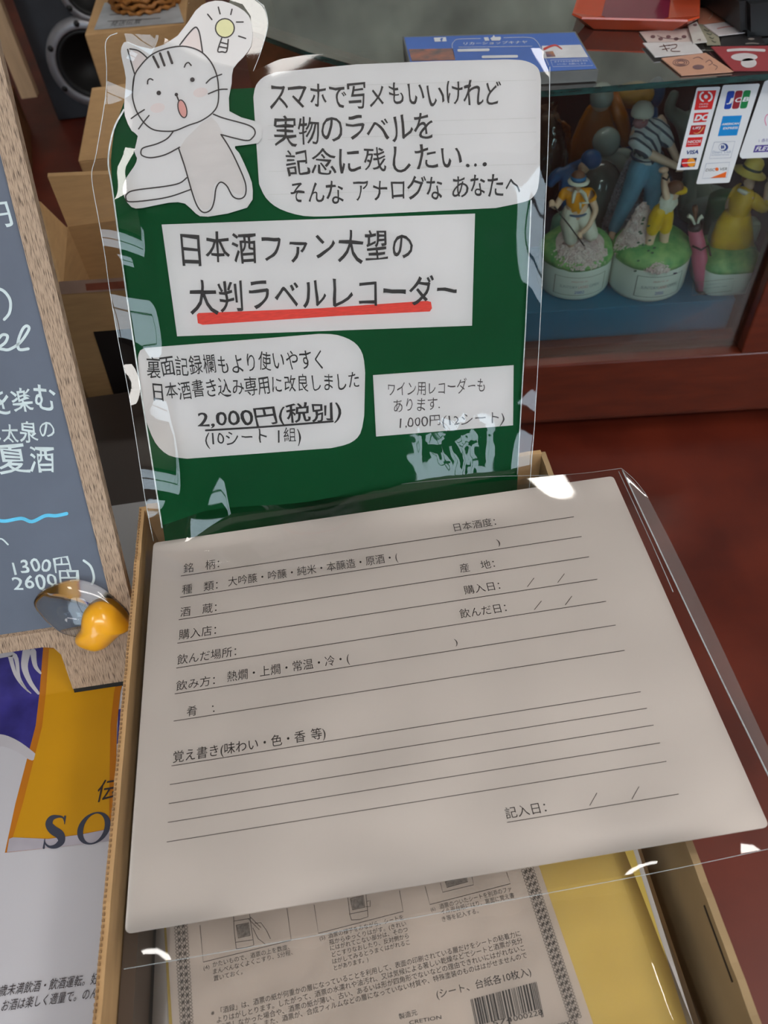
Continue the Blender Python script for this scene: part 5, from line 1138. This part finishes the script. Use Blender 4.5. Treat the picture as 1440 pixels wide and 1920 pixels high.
ball('hair', hd - V((0, 0, m1 * 2)) + FW * m1, m1 * 12, brown, tc_, 1, 1, 1.1)
hat_m = mat('straw yellow hat', S(206, 182, 78), .5, .06, 60)
HM = Matrix.Rotation(.25, 3, 'Y')
lathe('hat', [(m1 * 29, -m1 * 7), (m1 * 30, -m1 * 5), (m1 * 20, -m1 * 1), (m1 * 17, m1 * 2), (m1 * 16, m1 * 14), (m1 * 12, m1 * 19), (m1 * 3, m1 * 21)], g(1408, 316, .002), hat_m, tc_, 32, M=HM)
lathe('hat_band', [(m1 * 17.6, m1 * 1), (m1 * 17.2, m1 * 6)], g(1408, 316, .002), mat('dark green ribbon', S(42, 62, 58), .5), tc_, 32, M=HM, cap=False)
face(tc_, hd, m1 * 11, RT, -FW)
skin('scarf', [g(1392, 350, .016), g(1376, 344, .012), g(1402, 350, .014)], [(0, 1), (0, 2)], [m1 * 5, m1 * 3.5, m1 * 4], whitep, tc_)
hp = g(1437, 324, .012); bm = bmesh.new(); add_ball(bm, hp, m1 * 5, .8, .8, 1.2, None, 2)
for k in range(5): a0_ = hp + RT * (k - 2) * m1 * 1.6 + V((0, 0, m1 * 3)); add_tube(bm, [a0_, a0_ + V((0, 0, m1 * 6)), a0_ + V((0, 0, m1 * 10)) + FW * m1], m1 * 1.0, 5)
bm_obj('hand', bm, skin_m, tc_, None, True)
for x, y in ((1323, 511), (1336, 501)):
    bm = bmesh.new(); add_ball(bm, g(x, y, .034), m1 * 8, .65, 1.2, .9, None, 2); o = bm_obj('shoe', bm, black_pl, tc_, None, True)
    bm = bmesh.new(); add_ball(bm, g(x, y - 2, .040), m1 * 3, 1, .5, .6, None, 1); add_ball(bm, g(x - 2, y + 4, .042), m1 * 3, 1, .5, .6, None, 1); bm_obj('shoe_panel', bm, whitep, o, None, True)
pinkb = mat('pink bag', S(192, 96, 120), .4, .04, 30)
bm = bmesh.new(); add_tube(bm, [g(1305, 512, .032), g(1302, 480, .028), g(1298, 440, .022), g(1294, 412, .018)], [m1 * 15, m1 * 15, m1 * 14, m1 * 12], 16); gbag = bm_obj('golf_bag', bm, pinkb, tc_, None, True)
bm = bmesh.new(); add_tube(bm, [g(1306, 518, .034), g(1305, 509, .033)], [m1 * 15.5, m1 * 15.8], 16); add_tube(bm, [g(1295, 413, .018), g(1294, 405, .018)], [m1 * 12.6, m1 * 12.6], 16); add_tube(bm, [g(1283, 432, .032), g(1297, 434, .038), g(1311, 430, .034), g(1316, 448, .034)], m1 * 2, 6); bm_obj('bag_trim', bm, mat('bag trim', S(44, 34, 36), .5), gbag, None, True)
bm = bmesh.new(); add_tube(bm, [g(1296, 408, .018), g(1290, 395, .016), g(1283, 390, .016)], [m1 * 2, m1 * 3, m1 * 4], 8); add_tube(bm, [g(1298, 408, .018), g(1303, 396, .016), g(1310, 391, .016)], [m1 * 2, m1 * 3, m1 * 4], 8); bm_obj('club_heads', bm, whitep, gbag, None, True)
bm = bmesh.new(); add_tube(bm, [g(1297, 406, .014), g(1298, 385, .012), g(1297, 376, .012)], [m1 * 2, m1 * 5, m1 * 5], 8); bm_obj('club_cover', bm, brown, gbag, None, True)
box('stool', cb_ + V((-.022, -.004, 0)) + V((0, 0, zb - cb_.z + .040)), cb_ + V((.03, .02, 0)) + V((0, 0, zb - cb_.z + .068)), mat('grey green rock', S(150, 158, 140), .5, .08, 40), tc_, bev=.006)

# D tall golfer in striped shirt and jeans, second row
fg = Fig(.165); m1 = fg.m(1); g = lambda x, y, f=.0: fg(x, y, f); zb2 = zb
td = thing('figurine_bottle', 'tall porcelain figurine of a golfer in striped shirt, jeans and white cap', 'figurine', V((g(1190, 430).x, g(1190, 430).y, zb2)), 'golfer figurine bottles')
c0 = V((g(1190, 430).x, g(1190, 430).y, zb2)); lathe('base', [(m1 * 46, 0), (m1 * 47, .003), (m1 * 45, .010), (m1 * 36, .013), (m1 * 15, .015), (.001, .0155)], c0, mat('dark painted grass', S(96, 120, 80), .5, .15, 60), td, 36, sy=.62)
hd = g(1199, 205, .012)
stripe = mat('striped shirt', S(196, 198, 196), .5); nt = stripe.node_tree
wv = nt.nodes.new('ShaderNodeTexWave'); wv.inputs['Scale'].default_value = 48; wv.bands_direction = 'DIAGONAL'; tcn = nt.nodes.new('ShaderNodeTexCoord'); rpn = nt.nodes.new('ShaderNodeValToRGB')
rpn.color_ramp.elements[0].position = .22; rpn.color_ramp.elements[1].position = .3; rpn.color_ramp.elements[0].color = (*S(60, 70, 84), 1); rpn.color_ramp.elements[1].color = (*S(196, 196, 196), 1)
nt.links.new(tcn.outputs['Object'], wv.inputs['Vector']); nt.links.new(wv.outputs[0], rpn.inputs[0]); nt.links.new(rpn.outputs[0], nt.nodes['Principled BSDF'].inputs['Base Color'])
denim = mat('light denim', S(110, 158, 186), .6, .08, 60)
PTS = [g(1213, 296), g(1212, 270), g(1208, 242), g(1202, 226), hd, g(1184, 242, .012), g(1206, 270, .022), g(1262, 294, .026), g(1236, 226), g(1250, 258, .008), g(1264, 290, .018), g(1200, 310), g(1180, 370), g(1150, 430), g(1141, 442, .012), g(1226, 310), g(1220, 370), g(1216, 420), g(1216, 432, .012)]
ED = [(0, 1), (1, 2), (2, 3), (3, 4), (2, 5), (5, 6), (6, 7), (2, 8), (8, 9), (9, 10), (0, 11), (11, 12), (12, 13), (13, 14), (0, 15), (15, 16), (16, 17), (17, 18)]
skin('body', PTS, ED, [m1 * k for k in (20, 19, 22, 9, 17, 11, 9, 6, 12, 8, 6, 15, 11, 7, 6, 15, 11, 7, 6)], skin_m, td)
cloth('shirt', [[(g(1213, 288, .002), m1 * 23), (g(1212, 268, .004), m1 * 24), (g(1208, 248, .004), m1 * 28), (g(1204, 234, .004), m1 * 20)], [(g(1196, 242, .010), m1 * 15), (g(1186, 250, .016), m1 * 14), (g(1202, 268, .022), m1 * 12)], [(g(1226, 236, .004), m1 * 16), (g(1240, 244, .006), m1 * 14), (g(1248, 258, .010), m1 * 11)]], stripe, td, m1 * 1.8)
cloth('jeans', [[(g(1206, 300, .002), m1 * 20), (g(1198, 318, .002), m1 * 20), (g(1180, 368), m1 * 16), (g(1151, 428), m1 * 11)], [(g(1220, 300, .002), m1 * 20), (g(1228, 318, .002), m1 * 19), (g(1222, 368), m1 * 15), (g(1217, 420), m1 * 11)]], denim, td, m1 * 1.8)
bm = bmesh.new(); add_tube(bm, [g(1213, 290) + RT * m1 * 27 * math.cos(a) + FW * m1 * 24 * math.sin(a) for a in [2 * PI * k / 20 for k in range(21)]], m1 * 2.6, 6, False); bm_obj('belt', bm, mat('dark blue belt', S(40, 62, 82), .4), td, None, True)
bm = bmesh.new(); add_lathe(bm, [(m1 * 18, -m1 * 4), (m1 * 18.5, 0), (m1 * 17, m1 * 8), (m1 * 12, m1 * 14), (m1 * 4, m1 * 17), (.0003, m1 * 17.3)], hd + V((0, 0, m1 * 3)), 28); bm_obj('cap', bm, whitep, td, None, True)
skin('headscarf', [hd - V((0, 0, m1 * 4)) - FW * m1 * 4, hd - V((0, 0, m1 * 24)) + FW * m1 * 5], [(0, 1)], [m1 * 18, m1 * 13], mat('dusty pink scarf', S(168, 120, 128), .5, .06, 30), td)
face(td, hd, m1 * 16, RT, FW)
hp = g(1264, 292, .024); bm = bmesh.new(); add_ball(bm, hp, m1 * 8, 1.1, .9, .9, None, 2)
for k in range(5): a0_ = hp + RT * (k - 2) * m1 * 2.6; add_tube(bm, [a0_, a0_ + FW * m1 * 5 - V((0, 0, m1 * 2)), a0_ + FW * m1 * 4 - V((0, 0, m1 * 8))], m1 * 1.5, 5)
bm_obj('hands', bm, skin_m, td, None, True)
for x, y in ((1141, 444), (1218, 436)): ball('shoe', g(x, y, .014), m1 * 9, whitep, td, .8, 1.4, .6)
q0 = g(1178, 400, -.022); bank(td, V((q0.x, q0.y, zb + .010)), [(m1 * 36, 0), (m1 * 34, m1 * 20), (m1 * 26, m1 * 60), (m1 * 18, m1 * 95), (m1 * 8, m1 * 130), (.0003, m1 * 138)], 220, m1 * 6, mat('lilac grey petals', S(150, 146, 156), .6, .12, 120), 11, .2, 3.0)

# others standing behind
grey_g = mat('pale celadon glaze', S(176, 186, 178), .2, .03, 20, coat=.5); dark_g = mat('grey smoked glaze', S(96, 98, 94), .12, .08, 20, coat=.8)
def bottle(label, cx, ytop, v, prof, m, extra=None):
    f_ = Fig(v); p = f_(cx, ytop); k = f_.m(1); ht = (p.z - zb) / prof[-1][1]; t = thing('figurine_bottle', label, 'figurine', V((p.x, p.y, zb2 if v >= .17 else zb)), 'golfer figurine bottles'); c = V((p.x, p.y, zb2 if v >= .17 else zb))
    lathe('body', [(r * k, z * ht) for r, z in prof], c, m, t, 32); return t, f_, k, c
t, f_, k, c = bottle('grey smoked round-shouldered bottle with stopper between the golfers', 1131, 303, .215, [(36, 0), (40, 10), (42, 60), (41, 95), (36, 118), (24, 138), (10, 149), (2, 150)], dark_g)
tt, f2, k2, c2 = bottle('pale celadon ball-topped bottle behind the kneeling golfer', 1143, 284, .275, [(34, 0), (38, 14), (38, 90), (34, 120), (20, 135)], grey_g)
ball('ball_top', f2(1137, 266), k2 * 24, grey_g, tt); ball('arm', f2(1163, 290), k2 * 18, grey_g, tt, 1.2, .7, .6)
# orange robed figure with a pale round cap
to, fo_, ko, co = bottle('orange robed figurine with pale round cap at the back of the showcase', 1125, 192, .345, [(40, 0), (42, 60), (40, 110), (32, 160), (22, 200), (14, 215)], mat('orange glaze', S(188, 104, 26), .35, .06, 20))
for ch in to.children: ch.scale = (1.0, .6, 1.0)
ball('head', fo_(1124, 182, .01), ko * 17, skin_m, to); lathe('cap', [(ko * 18, -ko * 12), (ko * 19, 0), (ko * 16, ko * 12), (ko * 8, ko * 18), (.0003, ko * 19)], fo_(1125, 172, .012), grey_g, to, 24)
tube('sleeve', [fo_(1146, 172, .01), fo_(1160, 215, .01), fo_(1172, 262, .01)], [ko * 9, ko * 13, ko * 11], MATS['orange glaze'], to, seg=12)
# yellow haired blue figure behind striped golfer
ty, fy, ky, cy2 = bottle('figurine with yellow hat and blue coat at the back of the showcase', 1205, 196, .405, [(30, 0), (32, 20), (30, 120), (26, 180), (18, 200)], mat('deep blue glaze', S(40, 84, 130), .4, .05, 20))
ball('head', fy(1200, 180), ky * 20, skin_m, ty); ball('hat', fy(1186, 172, .01), ky * 27, mat('mustard glaze', S(190, 140, 50), .5, .15, 60), ty, 1.2, 1, .7); ball('arm', fy(1228, 175), ky * 16, MATS['deep blue glaze'], ty, 1, .8, 1.6)
# blue capped golfer behind the kneeling one
fg = Fig(.19); m1 = fg.m(1); g = lambda x, y, f=.0: fg(x, y, f)
tb2 = thing('figurine_bottle', 'blue-capped figurine bending behind the kneeling golfer', 'figurine', V((g(1075, 420).x, g(1075, 420).y, zb)), 'golfer figurine bottles')
lathe('base', [(m1 * 40, 0), (m1 * 42, .004), (m1 * 40, .02), (m1 * 20, .03)], V((g(1075, 420).x, g(1075, 420).y, zb)), mat('teal green base', S(120, 168, 150), .4, .1, 40), tb2, 28)
bl2 = mat('cobalt glaze', S(44, 98, 156), .35, .05, 30)
hd = g(1096, 298, .01)
skin('body', [g(1070, 372), g(1062, 340), g(1072, 318), g(1086, 306), hd, g(1040, 330), g(1028, 350), g(1068, 400), g(1080, 400)], [(0, 1), (1, 2), (2, 3), (3, 4), (2, 5), (5, 6), (0, 7), (0, 8)], [m1 * k for k in (20, 20, 18, 10, 12, 12, 8, 14, 14)], bl2, tb2)
ball('cap', g(1105, 290, .012), m1 * 18, bl2, tb2, 1, 1, .9); ball('face', g(1090, 302, .016), m1 * 10, skin_m, tb2)
# bagged object at the left
tg, f5, k5, c5 = bottle('figurine wrapped in a crumpled clear bag at the left of the showcase', 1032, 215, .30, [(26, 0), (30, 30), (28, 90), (20, 130), (14, 150)], mat('brown glaze', S(128, 98, 78), .5, .2, 40))
h5 = f5(1032, 215).z - zb
bm = bmesh.new(); add_lathe(bm, [(k5 * a_, h5 * b_) for a_, b_ in ((36, .005), (42, .3), (42, .62), (34, .85), (12, 1.02), (18, 1.1))], c5, 30, cap=False)
for v in bm.verts: v.co += V((noise.noise(v.co * 60), noise.noise(v.co * 60 + V((9, 0, 0))), 0)) * .008
bm_obj('crumpled_bag', bm, film('crumpled bag film', tint=(.86, .86, .85), gain=2.4, bscale=60, bstr=.8), tg, None, True)
# grey green figure with raised arms behind the stickers and a green golf bag
fg = Fig(.22); m1 = fg.m(1); g = lambda x, y, f=.0: fg(x, y, f)
tgr = thing('figurine_bottle', 'grey-green figurine with raised arms and a green bag behind the stickers', 'figurine', V((g(1310, 440).x, g(1310, 440).y, zb2)), 'golfer figurine bottles')
lathe('base', [(m1 * 50, 0), (m1 * 52, .004), (m1 * 50, .02), (m1 * 24, .03)], V((g(1310, 440).x, g(1310, 440).y, zb2)), mat('dull grey glaze', S(112, 122, 116), .4, .08, 30), tgr, 28)
gg = mat('grey green glaze', S(128, 138, 126), .4, .06, 30)
skin('body', [g(1300, 300), g(1302, 260), g(1304, 225), g(1306, 210), g(1308, 188), g(1275, 222), g(1252, 205), g(1268, 168), g(1335, 230), g(1350, 200), g(1290, 360), g(1282, 430), g(1318, 360), g(1325, 430)],
     [(0, 1), (1, 2), (2, 3), (3, 4), (2, 5), (5, 6), (6, 7), (2, 8), (8, 9), (0, 10), (10, 11), (0, 12), (12, 13)], [m1 * k for k in (30, 26, 28, 9, 17, 14, 11, 8, 14, 10, 20, 14, 20, 14)], gg, tgr)
bm = bmesh.new(); add_tube(bm, [g(1324, 415, .05), g(1330, 380, .05), g(1336, 330, .05)], [m1 * 30, m1 * 30, m1 * 26], 20); bm_obj('golf_bag', bm, mat('bottle green glaze', S(46, 100, 62), .35, .2, 20), tgr, None, True)

bpy.data.objects.remove(_to)
